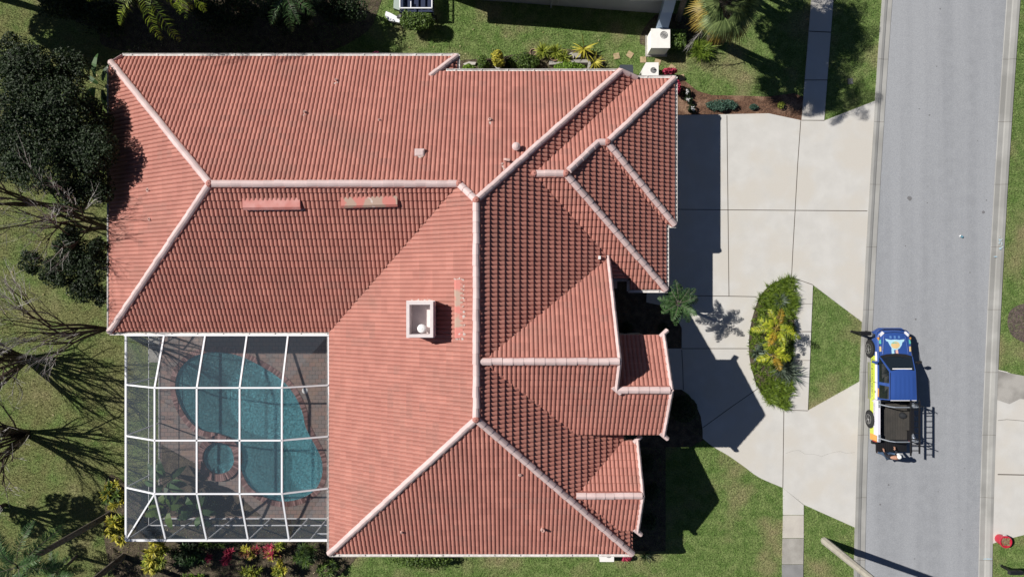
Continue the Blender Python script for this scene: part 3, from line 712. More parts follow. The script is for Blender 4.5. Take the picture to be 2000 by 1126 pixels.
def ridge_vent(pl, p0, p1, deep, m, lab, rise=.17):
    """long hooded off-ridge vent: p0 and p1 are the pixels of its upslope corners"""
    a = pl.hit(*p0); b = pl.hit(*p1); d = Vector((*pl.down, -pl.p)).normalized(); nrm = Vector((pl.down[0] * pl.p, pl.down[1] * pl.p, 1)).normalized()
    mb = MB(); lo_a = a + d * deep; lo_b = b + d * deep
    T = [a + nrm * .05, b + nrm * .05, b + d * deep * .72 + nrm * (rise + .03), a + d * deep * .72 + nrm * (rise + .03), lo_b + nrm * rise, lo_a + nrm * rise, lo_b + nrm * (rise - .09), lo_a + nrm * (rise - .09)]
    mb.face([T[3], T[2], T[1], T[0]]); mb.face([T[5], T[4], T[2], T[3]]); mb.face([T[7], T[6], T[4], T[5]]); mb.face([T[7], T[3], T[0], a]); mb.face([b, T[1], T[2], T[6]])
    mb.face([T[5], T[3], T[7]]); mb.face([T[4], T[6], T[2]]); mb.face([a, b, T[6], T[7]])
    o = mb.build('roof_vent', m, mr); o['label'] = lab
ridge_vent(wingS, (474, 386), (586, 385), .46, m_vent, 'long smooth pink hooded vent on the west wing')
ridge_vent(wingS, (666, 384), (776, 381), .42, m_vent_worn, 'long vent on the west wing with peeling tan patches')
ridge_vent(mainW, (906, 660), (905, 546), .36, m_vent_worn, 'worn upright vent beside the main ridge', .11)
# tarred and mortared streaks beside them
mb = MB()
m_tar = mat('white_sealant', (.62, .56, .52), .8, col2=(.45, .3, .26), scale=12)
def crust(pl, px0, px1, n=16, w=.03, m=0):
    for k in range(n):
        t = (k + rnd.random()) / n; p = pl.hit(px0[0] + (px1[0] - px0[0]) * t + rnd.uniform(-1.3, 1.3), px0[1] + (px1[1] - px0[1]) * t + rnd.uniform(-.8, .8))
        mb.box(p + Vector((0, 0, .06)), (rnd.uniform(.03, .12), rnd.uniform(.03, .12), .03), rnd.uniform(0, 3), m)
crust(mainW, (906, 546), (906, 660), 14); crust(mainW, (803, 586), (846, 586), 20); crust(wingS, (484, 411), (594, 409), 30); crust(mainW, (890, 545), (904, 544), 6); crust(mainW, (890, 661), (905, 661), 6)
crust(mainW, (911, 570), (913, 620), 7, m=1); crust(wingS, (675, 376), (775, 373), 16, m=1)
for x, y in ((980, 320), (983, 326), (986, 331), (658, 163), (596, 226), (820, 305), (957, 242), (822, 307)): crust(mainN, (x - 2, y), (x + 2, y), 3)
mb.build('sealant', [m_tar, m_mortar], mr)['kind'] = 'stuff'
# small pipe vents
m_pipe = mat('vent_pipe_paint', (.55, .36, .32), .7)
for pl, x, y, h, r in ((mainN, 658, 158, .22, .045), (mainN, 597, 220, .22, .045), (mainN, 741, 235, .16, .035), (mainN, 957, 235, .22, .055), (wingW, 291, 371, .14, .06), (wingW, 294, 428, .14, .05),
                       (mainS, 785, 1037, .18, .045), (mainS, 1060, 1031, .3, .07), (mainS, 1016, 925, .14, .05)):
    p = pl.hit(x, y); mb = MB(); mb.lathe(p, [(r * 2, .03), (r * 1.5, .07), (r, .08), (r, h), (r * .6, h), (r * .6, h - .05), (.001, h - .05)], 10)
    mb.build('vent_pipe', m_pipe, mr)
p = mainN.hit(1008, 289); mb = MB(); mb.lathe(p, [(.09, 0), (.09, .25), (.16, .27), (.17, .33), (.08, .40), (.001, .42)], 14); mb.tube([p + Vector((-.2, -.28, .12)), p + Vector((-.4, -.5, .12))], .05, 8)
o = mb.build('vent_pipe', m_cap, mr); o['label'] = 'stout capped flue near the north east hip'
p = mainN.hit(986, 313); mb = MB(); mb.tube([p, p + Vector((0, 0, .2)), p + Vector((.06, -.02, .27)), p + Vector((.2, -.05, .28))], .055, 10); mb.build('vent_pipe', m_pipe, mr)
p = mainN.hit(820, 299); mb = MB(); mb.box(p + Vector((0, 0, .10)), (.42, .32, .16), taper=.9); mb.box(p + Vector((0, -.02, .19)), (.30, .2, .03)); o = mb.build('box_vent', m_cap, mr)
p = mainE.hit(1170, 503); mb = MB(); mb.box(p + Vector((0, 0, .1)), (.1, .14, .14)); mb.build('valley_cap', m_white, mr)
mb = MB(); mb.prism([(4.1, -2.6), (6.5, -2.6), (6.5, -5.5), (4.1, -5.5)], 0, .12); tag(mb.build('porch_floor', m_conc_old, house))
# ================================================================ pool enclosure
def screen_mat():
    m = bpy.data.materials.new('insect_screen'); m.use_nodes = True; nt = m.node_tree; N = nt.nodes; L = nt.links
    b = N['Principled BSDF']; b.inputs['Base Color'].default_value = (.085, .11, .145, 1); b.inputs['Roughness'].default_value = .8
    t = N.new('ShaderNodeBsdfTransparent'); mx = N.new('ShaderNodeMixShader'); mx.inputs[0].default_value = .26
    L.new(t.outputs[0], mx.inputs[1]); L.new(b.outputs[0], mx.inputs[2]); L.new(mx.outputs[0], N['Material Output'].inputs[0]); return m
m_screen = screen_mat()
cage = empty('pool_enclosure', (HX0, HY0, 0), label='white framed screen enclosure standing over the pool beside the roof', cat='screen enclosure')
XS = [-17.2, -15.42, -13.6, -11.75, -9.93, -8.1]; YT = [-4.28, -6.55, -8.85]; WH = 2.88; TH = 3.82; HW = 3.02
xe = [-15.42, -13.6, -11.75, -9.93]
ytop = [-4.28, -6.55, -8.85]
def bars(name, segs, w=.055, h=.08):
    mb = MB()
    for a, b in segs: mb.bar(a, b, w, h)
    return mb.build(name, m_frame, cage)
bars('eave_beam', [((HX0, HY1 - .1, WH), (HX0, HY0, WH))], .08); bars('eave_beam', [((HX0, HY0, WH), (HX1, HY0, WH))], .1)
bars('eave_beam', [((HX0, HY1 - .14, HW), (HX1, HY1 - .14, HW))], .07); bars('eave_beam', [((HX1 - .09, HY1 - .2, HW), (HX1 - .09, HY0, WH))], .05)
for x in xe:
    bars('roof_beam', [((x, HY1 - .14, HW), (x, ytop[0], TH)), ((x, ytop[0], TH), (x, ytop[-1], TH)), ((x, ytop[-1], TH), (x, HY0, WH))], .07)
for y in ytop:
    bars('cross_beam', [((HX0, y, WH), (xe[0], y, TH)), ((xe[0], y, TH), (xe[-1], y, TH)), ((xe[-1], y, TH), (HX1 - .1, y, HW))], .065)
bars('corner_beam', [((xe[0], ytop[-1], TH), (HX0, HY0, WH))], .065)
for y in (HY1 - .2, -4.28, -6.55, -8.85, HY0): bars('post', [((HX0, y, 0), (HX0, y, WH))], .045, .05)
for x in [-15.42, -13.6, -11.75, -9.93, -9.0, -8.15]: bars('post', [((x, HY0, 0), (x, HY0, WH))], .05, .06)
bars('chair_rail', [((HX0, HY1 - .2, 1.0), (HX0, HY0, 1.0))], .018, .03); bars('chair_rail', [((HX0, HY0, 1.0), (-9.0, HY0, 1.0))], .045, .05)
bars('kick_rail', [((HX0, HY1 - .2, .05), (HX0, HY0, .05))], .018, .05); bars('kick_rail', [((HX0, HY0, .06), (HX1, HY0, .06))], .05, .06)
# the screen door in the corner by the house
bars('screen_door', [((-8.95, HY0 - .02, 2.05), (-8.2, HY0 - .02, 2.05)), ((-8.95, HY0 - .02, .95), (-8.2, HY0 - .02, .95)), ((-8.95, HY0 - .02, .12), (-8.2, HY0 - .02, .12)), ((-8.22, HY0 - .02, .1), (-8.22, HY0 - .02, 2.05))], .06, .05)
def screen(pts):
    mb = MB(); mb.face(pts); return mb.build('screen_panel', m_screen, cage)
screen([(HX0, HY1 - .14, WH), (HX0, HY0, WH), (HX0, HY0, .02), (HX0, HY1 - .14, .02)])
screen([(HX0, HY0, WH), (HX1, HY0, WH), (HX1, HY0, .02), (HX0, HY0, .02)])
screen([(xe[0], ytop[0], TH), (xe[0], ytop[-1], TH), (xe[-1], ytop[-1], TH), (xe[-1], ytop[0], TH)])
screen([(HX0, ytop[0], WH), (HX0, ytop[-1], WH), (xe[0], ytop[-1], TH), (xe[0], ytop[0], TH)]); screen([(HX0, ytop[-1], WH), (HX0, HY0, WH), (xe[0], ytop[-1], TH)])
screen([(HX0, HY0, WH), (xe[0], HY0, WH), (xe[-1], HY0, WH), (xe[-1], ytop[-1], TH), (xe[0], ytop[-1], TH)])
screen([(xe[-1], HY0, WH), (HX1 - .1, HY0, WH), (HX1 - .1, ytop[-1], HW), (xe[-1], ytop[-1], TH)])
screen([(xe[-1], ytop[-1], TH), (HX1 - .1, ytop[-1], HW), (HX1 - .1, ytop[0], HW), (xe[-1], ytop[0], TH)])
screen([(xe[-1], ytop[0], TH), (HX1 - .1, ytop[0], HW), (HX1 - .1, HY1 - .14, HW), (xe[-1], HY1 - .14, HW)])
screen([(xe[-1], ytop[0], TH), (xe[-1], HY1 - .14, HW), (xe[0], HY1 - .14, HW), (xe[0], ytop[0], TH)])
screen([(xe[0], ytop[0], TH), (xe[0], HY1 - .14, HW), (HX0, HY1 - .14, HW), (HX0, ytop[0], WH)])

# ================================================================ neighbour's house to the north
nb = empty('neighbour_house', (0, 17, 0), label='grey stucco neighbouring house with ribbed white metal roof edge at the top', cat='house')
nw = [(-3.3, 14.2), (7.15, 13.42), (7.15, 22), (-3.3, 22)]
mb = MB(); mb.prism(nw, 0, 2.95); mb.build('wall', m_grey_wall, nb)
m_ribroof = mat('white_metal_roofing', (.62, .63, .62), .5, col2=(.52, .53, .52), scale=3)
mb = MB(); a0 = Vector((5.2, 12.98, 2.80)); 
def nroof(x0, x1, e0, e1, zr):
    n = int((x1 - x0) / .22)
    for k in range(n):
        xa = x0 + (x1 - x0) * k / n; xb = x0 + (x1 - x0) * (k + 1) / n; ya = e0 + (e1 - e0) * k / n; yb = e0 + (e1 - e0) * (k + 1) / n
        mb.face([(xa, ya, 2.85), (xb - .05, yb, 2.85), (xb - .05, 22, zr), (xa, 22, zr)]); 
        mb.bar((xb - .025, yb, 2.87), (xb - .025, 22, zr + .02), .05, .07)
nroof(-3.9, 5.3, 13.95, 13.32, 5.4); nroof(5.3, 7.75, 12.90, 12.92, 5.6)
for (p, q) in (((-3.9, 13.95), (5.3, 13.32)), ((5.3, 12.9), (7.75, 12.92))): mb.bar((*p, 2.80), (*q, 2.80), .05, .14)
mb.bar((7.77, 12.9, 2.8), (7.77, 22, 5.5), .05, .16); mb.face([(-3.9, 13.95, 2.74), (7.75, 12.92, 2.74), (7.75, 22, 2.74), (-3.9, 22, 2.74)])
mb.build('roof', m_ribroof, nb)
mb = MB(); mb.tube([(2.2, 13.72, .3), (2.2, 13.72, 1.1)], .03, 8); mb.box((2.2, 13.7, 1.2), (.22, .12, .3)); mb.build('wall_box', m_grey_wall, nb)
mb = MB(); mb.tube([(1.9, 13.70, 0), (1.9, 13.70, 2.7)], .04, 8); mb.build('downpipe', m_grey_wall, nb)
# air conditioner of the neighbour with its duct
m_duct = mat('duct_metal', (.42, .52, .64), .45, metal=.3)
m_acw = mat('cabinet_paint', (.80, .79, .76), .5, fine=.03, fscale=6)
def fan(mb, c, r, z):
    for k in range(4): mb.lathe((c[0], c[1], z), [(r * (k + 1) / 4 - .008, 0), (r * (k + 1) / 4 - .008, .02), (r * (k + 1) / 4 + .008, .02), (r * (k + 1) / 4 + .008, 0)], 16)
    for k in range(8): t = k * math.pi / 4; mb.bar((c[0], c[1], z + .012), (c[0] + r * math.cos(t), c[1] + r * math.sin(t), z + .012), .012)
ac = empty('air_conditioner', (7.1, 12.0, 0), label='tall white air conditioner joined by a duct to the neighbour house wall', cat='air conditioner')
mb = MB(); mb.box((7.03, 11.82, .52), (.86, .88, .95)); mb.box((7.03, 11.82, 1.01), (.90, .92, .04))
for k in range(7): mb.box((6.59, 11.82, .2 + k * .11), (.03, .8, .03), m=0)
mb.build('cabinet', m_acw, ac)
mb = MB(); mb.box((7.03, 11.82, .03), (1.05, 1.05, .06)); mb.build('base_pad', m_conc_old, ac)
mb = MB(); fan(mb, (7.18, 11.98), .17, 1.03); mb.build('fan_grille', m_conc_grey, ac)
mb = MB()
for a, b in (((7.15, 12.2, .62), (7.15, 12.5, .9)), ((7.15, 12.48, .88), (7.22, 13.0, 1.5)), ((7.22, 12.98, 1.48), (7.24, 13.45, 2.3))): mb.bar(a, b, .52, .42)
mb.box((7.26, 13.28, 2.45), (.72, .35, .12)); mb.build('duct', m_duct, ac)
# house side: low cabinet unit, its lid bin and pad
mb = MB(); x0, y0 = 6.32, 10.45
ac2 = empty('air_conditioner', (6.6, 10.4, 0), label='low white chamfered air conditioner against the garage roof by the red shrub', cat='air conditioner')
mb = MB(); mb.prism([(6.22, 9.9), (6.98, 9.9), (6.98, 10.75), (6.38, 10.75), (6.22, 10.45)], .05, .82, bottom=True); mb.build('cabinet', m_acw, ac2)
mb = MB(); fan(mb, (6.72, 10.38), .13, .83); mb.lathe((6.74, 10.42, .83), [(.03, 0), (.03, .12), (.001, .14)], 8); mb.build('fan_grille', m_conc_grey, ac2)
mb = MB(); mb.prism([(5.95, 9.7), (7.1, 9.7), (7.1, 10.1), (5.95, 10.1)], 0, .06); mb.build('base_pad', m_white, ac2)
bn = empty('waste_bin', (5.45, 10.2, 0), label='dark grey lidded bin beside the white cabinet at the roof edge', cat='bin')
m_bin = mat('bin_plastic', (.055, .065, .08), .5)
mb = MB(); mb.box((5.42, 10.24, .48), (.56, .66, .94), taper=1.08); mb.build('body', m_bin, bn)
mb = MB(); P = [(5.08, 9.88), (5.74, 9.88), (5.74, 10.46), (5.68, 10.56), (5.16, 10.56), (5.08, 10.46)]; mb.prism(P, .95, 1.02, bottom=True); mb.build('lid', m_bin, bn)
pe = empty('equipment_cabinet', (4.4, -12.9, 0), label='white equipment cabinet at the south eave near the front corner', cat='cabinet')
mb = MB(); c = at(1185, 1086, .8); mb.box((c.x, c.y + .15, .42), (.64, .72, .80)); mb.box((c.x, c.y + .15, .83), (.68, .76, .03)); mb.build('cabinet', m_acw, pe)
mb = MB(); fan(mb, (c.x + .08, c.y + .1), .13, .85); mb.build('fan_grille', m_conc_grey, pe)

# white framed cart behind the hedge, below the neighbour's wall
ct_ = empty('garden_cart', (-5.2, 13.6, 0), label='white tube framed cart with dark blue bed behind the round hedge at the top', cat='cart')
m_navy = mat('navy_plastic', (.02, .03, .07), .5)
mb = MB(); mb.box((-4.55, 13.75, .62), (1.6, 1.1, .10)); 
for k in range(5): mb.box((-5.2 + k * .32, 13.75, .72), (.2, .8, .1))
mb.build('bed', m_navy, ct_)
mb = MB()
q = [(-5.32, 13.28), (-3.80, 13.28), (-3.80, 14.4), (-5.32, 14.4)]
for i in range(4): mb.bar((*q[i], .95), (*q[(i + 1) % 4], .95), .05); mb.bar((*q[i], .1), (*q[i], .95), .05)
mb.bar((-5.32, 13.85, .95), (-3.8, 13.85, .95), .04); mb.bar((-4.8, 13.28, .95), (-4.8, 13.6, .95), .04); mb.build('frame', m_frame, ct_)
for x in (-5.35, -3.85):
    mb = MB(); a = Vector((x, 13.05, .24)); mb.tube([a, a + Vector((0, .12, 0))], .24, 16); w = mb.build('wheel', m_black, ct_)
    mb = MB(); mb.tube([a + Vector((0, -.02, 0)), a + Vector((0, .0, 0))], .13, 12); mb.build('rim', m_frame, w)
cv = empty('garden_trolley', (-5.9, 13.2, 0), label='low white and pale green trolley beside the cart at the top', cat='trolley')
mb = MB(); mb.prism([(-6.15, 13.2), (-5.95, 12.95), (-5.45, 12.85), (-5.4, 13.05), (-5.85, 13.3), (-6.1, 13.4)], .12, .30, bottom=True); mb.prism([(-5.72, 13.5), (-5.42, 13.4), (-5.4, 13.9), (-5.7, 13.9)], .2, .42, m=1, bottom=True); mb.build('deck', [m_frame, mat('pale_green_plastic', (.35, .42, .38), .6)], cv)
for x, y in ((-6.05, 13.15), (-5.6, 12.98)):
    mb = MB(); mb.tube([(x, y, .07), (x + .05, y + .05, .07)], .07, 10); mb.build('wheel', m_black, cv)

# ================================================================ street things
# mailbox by the truck
def mailbox(base, box_c, half, rz, lab, m, hbox):
    t = empty('mailbox', (*base, 0), label=lab, cat='mailbox')
    mb = MB(); mb.bar((*base, 0), (base[0], base[1], hbox), .10, .10); mb.bar((base[0], base[1], hbox - .12), (box_c[0], box_c[1], hbox - .04), .09, .09); mb.lathe((*base, 0), [(.08, 0), (.001, .05)], 6); mb.build('post', m, t)
    q = Matrix.Rotation(rz, 3, 'Z'); mb = MB(); n = 9; L = half; v0 = len(mb.v)
    for sx in (-1, 1):
        for k in range(n + 1):
            a = math.pi * k / n; p = q @ Vector((sx * L, math.cos(a) * .10, math.sin(a) * .10 + .12)); mb.v.append((p.x + box_c[0], p.y + box_c[1], hbox + p.z))
        for yy in (-.10, .10): p = q @ Vector((sx * L, yy, 0)); mb.v.append((p.x + box_c[0], p.y + box_c[1], hbox + p.z))
    K = n + 3; ring = list(range(n + 1)) + [n + 1, n + 2]
    for i in range(K): a, b = ring[i], ring[(i + 1) % K]; mb.idx((a, b, K + b, K + a))
    mb.idx(tuple(ring)); mb.idx(tuple(K + r for r in reversed(ring))); mb.build('box', m, t)
    mb = MB(); p = q @ Vector((L * .2, .115, .1)); mb.box((p.x + box_c[0], p.y + box_c[1], hbox + p.z + .04), (.04, .015, .14)); mb.build('flag', m_dark, t)
    p = q @ Vector((L + .012, 0, .11)); mb = MB(); mb.box((p.x + box_c[0], p.y + box_c[1], hbox + p.z), (.02, .17, .19), rz); mb.build('door', m, t)
mailbox((16.58, -2.10), (16.68, -2.12), .24, 0, 'black mailbox on a post at the kerb in front of the parked truck', m_black, .95)
b2 = at(1956, 1104, 0); c2 = at(1981, 1117, 1.05); mailbox((b2.x, b2.y), (c2.x + .05, c2.y), .30, 0, 'black mailbox on the lawn across the road, in the bottom right corner', m_black, .95)
# red planter
rp = empty('planter', (*g2(1951, 1050), 0), label='tall red planter holding dry leaves beside the far driveway', cat='planter')
m_red = mat('red_glaze', (.52, .025, .055), .35, spec=.5)
c = g2(1950, 1050); mb = MB(); mb.lathe((*c, 0), [(.22, 0), (.26, .40), (.29, .48), (.29, .52), (.25, .52), (.24, .47), (.235, .42), (.001, .42)], 24); mb.build('pot', m_red, rp)
mb = MB(); mb.box((c[0] + .06, c[1] + .262, .36), (.14, .02, .10)); mb.build('sticker', m_white, rp)
mb = MB()
for k in range(60): mb.box((c[0] + rnd.uniform(-.16, .16), c[1] + rnd.uniform(-.16, .16), .44 + rnd.random() * .07), (.12, .05, .006), rot=Euler((rnd.uniform(-.5, .5), rnd.uniform(-.5, .5), rnd.uniform(0, 6))).to_matrix())
mb.build('leaf_filling', mat('dry_leaf', (.30, .19, .13), .9, hue=(.16, .14, .06), var=.3), rp)
# concrete lamp pole
lp = empty('lamp_post', (15.25, -12.3, 0), label='tapered concrete lamp post rising from the verge at the bottom edge', cat='lamp post')
mb = MB(); 
for k in range(1): mb.tube([(15.25, -12.3, 0), (15.25, -12.3, 8.6)], [.19, .12], 8)
mb.build('pole', mat('pole_concrete', (.46, .43, .37), .9, col2=(.38, .35, .30), scale=4, fine=.08), lp)
mb = MB(); mb.tube([(15.25, -12.3, 8.5), (15.9, -12.3, 8.8), (16.8, -12.3, 8.85)], .035, 8); mb.build('arm', m_white, lp)
mb = MB(); mb.box((17.0, -12.3, 8.84), (.6, .25, .12), taper=.8); mb.build('lamp_head', m_dark, lp)
# blue cup on the road
mb = MB(); p = at(1876, 462, 0); mb.tube([p + Vector((-.05, .03, .06)), p + Vector((.06, -.02, .06))], [.045, .055], 12); mb.tube([p + Vector((-.06, .035, .06)), p + Vector((-.05, .03, .06))], .05, 12, 1)
tag(mb.build('cup', [mat('blue_plastic', (.12, .28, .36), .4), m_white], loc=(p.x, p.y, 0)), 'small pale blue cup lying on the asphalt', 'cup')

# ================================================================ pickup truck with roof rack
tk = empty('pickup_truck', (18.14, -4.60, 0), label='blue pickup truck with yellow and white wrapped sides and its tailgate down', cat='pickup truck')
def bx_mat(name, base):                                   # glossy paint
    return mat(name, base, .32, spec=.5, coat=.5)
m_blue = bx_mat('blue_car_paint', (.030, .078, .29)); m_yel = bx_mat('yellow_wrap', (.60, .68, .08)); m_wht = bx_mat('white_wrap', (.72, .70, .78)); m_org = bx_mat('orange_wrap', (.75, .36, .07))
m_sky = bx_mat('light_blue_wrap', (.42, .68, .80)); m_sand = bx_mat('sand_wrap', (.72, .52, .25)); m_grn = bx_mat('teal_wrap', (.12, .50, .42)); m_purp = bx_mat('violet_wrap', (.10, .07, .28))
def T(x, y, z): return (18.14 + x, -4.6 + y, z)
def loft(sections, mfun, closed_ends=True, mb=None):
    mb = mb or MB(); K = len(sections[0]); b = len(mb.v)
    for s_ in sections: mb.v.extend([T(*p) for p in s_])
    for i in range(len(sections) - 1):
        for k in range(K - 1): mb.idx((b + i * K + k, b + i * K + k + 1, b + (i + 1) * K + k + 1, b + (i + 1) * K + k), mfun(i, k), .5)
    if closed_ends:
        mb.idx(tuple(b + k for k in reversed(range(K))), 0, .5); e = b + (len(sections) - 1) * K; mb.idx(tuple(e + k for k in range(K)), 0, .5)
    return mb
def sec(y, w, zt, zb=.36, ws=None, crown=.04, zs=None):
    ws = ws or w - .10; zs = zs or zt - .07
    L = [(-w + .05, y, zb), (-w, y, zb + .10), (-w - .015, y, .62), (-w, y, .84), (-w + .03, y, zs), (-ws, y, zt), (-ws * .5, y, zt + crown * .8), (0, y, zt + crown)]
    return L + [(-p[0], p[1], p[2]) for p in reversed(L[:-1])]
body = loft([sec(2.66, .42, .60, .42), sec(2.62, .62, .74, .38), sec(2.52, .74, .86, .38), sec(2.36, .80, .92), sec(2.05, .84, .97), sec(1.6, .86, 1.00), sec(1.40, .865, 1.04), sec(.9, .87, 1.06), sec(0, .87, 1.07), sec(-.66, .87, 1.07)],
            lambda i, k: 1 if (k in (1, 2) or k in (11, 12)) and i > 5 else (2 if k in (3, 10) and i > 4 else 0))
bo = body.build('body', [m_blue, m_yel, m_wht], tk, smooth=True); bo.data.set_sharp_from_angle(angle=R(38))
mb = MB()
for s in (-1, 1):
    pp = [T(s * .70, 2.40, .925), T(s * .745, 2.05, .965), T(s * .775, 1.6, 1.003), T(s * .785, 1.42, 1.05)]
    for a, b in zip(pp[:-1], pp[1:]): mb.bar(Vector(a) + Vector((0, 0, .012)), Vector(b) + Vector((0, 0, .012)), .016, .008)
pp = [T(-.70, 2.40, .925), T(-.42, 2.50, .915), T(0, 2.535, .92), T(.42, 2.50, .915), T(.70, 2.40, .925)]
for a, b in zip(pp[:-1], pp[1:]): mb.bar(Vector(a) + Vector((0, 0, .008)), Vector(b) + Vector((0, 0, .008)), .016, .008)
mb.build('hood_seam', m_dark, tk)
# cab greenhouse
cabs = [(-.80, 1.42, 1.05), (.80, 1.42, 1.05), (.82, -.62, 1.07), (-.82, -.62, 1.07)]
roofp = [(-.60, .76, 1.64), (.60, .76, 1.64), (.635, -.58, 1.67), (-.635, -.58, 1.67)]
mb = MB()
def lerp3(a, b, t): return tuple(a[i] + (b[i] - a[i]) * t for i in range(3))
for i in range(4): j = (i + 1) % 4; mb.face([T(*cabs[i]), T(*cabs[j]), T(*roofp[j]), T(*roofp[i])], 0)
cb = mb.build('cab', [m_blue], tk)
mb = MB()                                                  # ribbed curved roof panel
nx, ny = 24, 10; pts = []
for j in range(ny + 1):
    for i in range(nx + 1):
        u = i / nx; v = j / ny; a = lerp3(roofp[0], roofp[1], u); c = lerp3(roofp[3], roofp[2], u); p = lerp3(a, c, v)
        e = min(1, 6 * min(u, 1 - u)) * min(1, 5 * min(v, 1 - v)); rib = .008 if (i % 4 == 0 and 2 <= j <= ny - 1 and 3 < i < nx - 3) else 0
        bow = .05 * (1 - (2 * u - 1) ** 2) * (1 if v < .9 else .5); yy = p[1] + (.10 * (1 - (2 * u - 1) ** 2) if v == 0 else 0)
        mb.v.append(T(p[0], yy, p[2] + .02 * e + bow * .6 + rib + .003))
for j in range(ny):
    for i in range(nx): a = j * (nx + 1) + i; mb.idx((a, a + nx + 1, a + nx + 2, a + 1), 0, .5)
ro = mb.build('roof', m_blue, tk, smooth=True); ro.data.set_sharp_from_angle(angle=R(50))
mb = MB(); mb.bar(T(-.60, -.585, 1.685), T(.60, -.585, 1.685), .03, .012); mb.build('brake_lamp', m_white, tk)
mb = MB()
for s in (-1, 1): mb.bar(T(s * .60, .70, 1.668), T(s * .628, -.55, 1.690), .014, .010)
mb.build('roof_channel', m_dark, tk)
def pane(a, b, c, d, name='window', m=m_glass, inset=.06, out=.006):
    P = [Vector(T(*p)) for p in (a, b, c, d)]; cen = sum(P, Vector()) / 4; n = (P[1] - P[0]).cross(P[3] - P[0]).normalized()
    if n.dot(cen - Vector(T(0, .4, .9))) < 0: n = -n
    mb = MB(); mb.face([p + (cen - p).normalized() * inset + n * out for p in P]); return mb.build(name, m, tk)
ws = pane(cabs[1], cabs[0], roofp[0], roofp[1], 'windshield')
mb = MB(); a = Vector(T(*lerp3(cabs[0], roofp[0], .86))); b = Vector(T(*lerp3(cabs[1], roofp[1], .86))); n = Vector((0, .6, .75))
mb.bar(a + (b - a) * .14 + n * .03, a + (b - a) * .86 + n * .03, .05, .01); mb.build('sun_strip', m_white, ws)
pane(cabs[3], cabs[2], roofp[2], roofp[3], 'rear_window', inset=.09)
L0, L1, L2, L3 = cabs[0], cabs[3], roofp[3], roofp[0]
pane(lerp3(L0, L1, .62), L0, L3, lerp3(L3, L2, .45), 'side_window', inset=.05); pane(L1, lerp3(L0, L1, .64), lerp3(L3, L2, .50), L2, 'side_window', inset=.06)
R0, R1, R2, R3 = cabs[1], cabs[2], roofp[2], roofp[1]
pane(R0, lerp3(R0, R1, .62), lerp3(R3, R2, .45), R3, 'side_window', inset=.05); pane(lerp3(R0, R1, .64), R1, R2, lerp3(R3, R2, .5), 'side_window', inset=.06)
# bonnet seam, wipers cowl, hood creases, lamps, mirrors, grille
mb = MB(); mb.prism([T(-.78, 1.40, 0)[:2], T(-.45, 1.50, 0)[:2], T(0, 1.54, 0)[:2], T(.45, 1.50, 0)[:2], T(.78, 1.40, 0)[:2], T(.6, 1.36, 0)[:2], T(0, 1.40, 0)[:2], T(-.6, 1.36, 0)[:2]], 1.05, 1.105); cw = mb.build('cowl', m_dark, tk)
for s in (-1, 1):
    mb = MB(); mb.bar(T(s * .5 - .3, 1.38, 1.13), T(s * .5 + .1, 1.26, 1.21), .018, .012); mb.build('wiper', m_black, tk)
    mb = MB(); mb.box(T(s * .60, 2.44, .885), (.24, .12, .10), s * -.75, rot=None); mb.build('headlight', mat('lamp_lens', (.78, .78, .82), .15, coat=.6), tk)
    mb = MB(); mb.box(T(s * .735, 2.22, .90), (.09, .14, .09), s * -.3); mb.build('indicator', m_org, tk)
    mb = MB(); mb.bar(T(s * .84, 1.12, 1.10), T(s * .97, 1.14, 1.14), .05); mb.box(T(s * 1.04, 1.12, 1.15), (.20, .10, .15), s * .3); mb.build('mirror', m_blue if s < 0 else m_dark, tk)
    mb = MB(); mb.bar(T(s * .93, 1.05, .40), T(s * .93, -.70, .40), .10, .04); mb.build('running_board', mat('alloy', (.42, .42, .45), .35, metal=.8), tk)
mb = MB(); mb.bar(T(-.5, 2.66, .52), T(.5, 2.66, .52), .10, .16); mb.bar(T(-.5, 2.66, .52), T(-.80, 2.48, .52), .10, .16); mb.bar(T(.5, 2.66, .52), T(.80, 2.48, .52), .10, .16); mb.build('front_bumper', m_blue, tk)
mb = MB(); mb.box(T(0, 2.645, .70), (.8, .05, .14)); mb.build('grille', m_dark, tk)
# raised hood bulge creases
mb = MB()
for s in (-1, 1): mb.tube([T(s * .50, 2.34, .952), T(s * .56, 1.95, 1.0), T(s * .60, 1.50, 1.045)], .022, 6, cap=True)
mb.build('hood_crease', m_blue, tk)
# hood emblem: pale winged crest over sand disc, two stripes
def hoodz(x, y):
    zt = np.interp(y, [1.4, 1.6, 2.05, 2.36, 2.52], [1.04, 1.0, .97, .92, .86]); w = .76; a = abs(x)
    return float(zt + .04 * (.8 * (1 if a < w * .5 else max(0, (w - a) / (w * .5))) + (.2 * (1 - a / (w * .5)) if a < w * .5 else 0)))
def decal(poly, m, name, lift):
    P = ccw(poly); mb = MB(); pts2 = [Vector((p[0], p[1], 0)) for p in P]
    # fine fan so it follows the hood
    N_ = 14; xs = [p[0] for p in P]; ys = [p[1] for p in P]
    x0, x1, y0, y1 = min(xs), max(xs), min(ys), max(ys)
    bm = bmesh.new(); vs = [bm.verts.new(p) for p in pts2]; bm.faces.new(vs)
    for k in range(1, 8):
        for co, no in (((x0 + (x1 - x0) * k / 8, 0, 0), (1, 0, 0)), ((0, y0 + (y1 - y0) * k / 8, 0), (0, 1, 0))):
            bmesh.ops.bisect_plane(bm, geom=bm.verts[:] + bm.edges[:] + bm.faces[:], plane_co=co, plane_no=no)
    bmesh.ops.triangulate(bm, faces=bm.faces[:]); bm.verts.index_update()
    mb.add([T(v.co.x, v.co.y, hoodz(v.co.x, v.co.y) + lift) for v in bm.verts], [[v.index for v in f.verts] for f in bm.faces]); bm.free()
    return mb.build(name, m, tk)
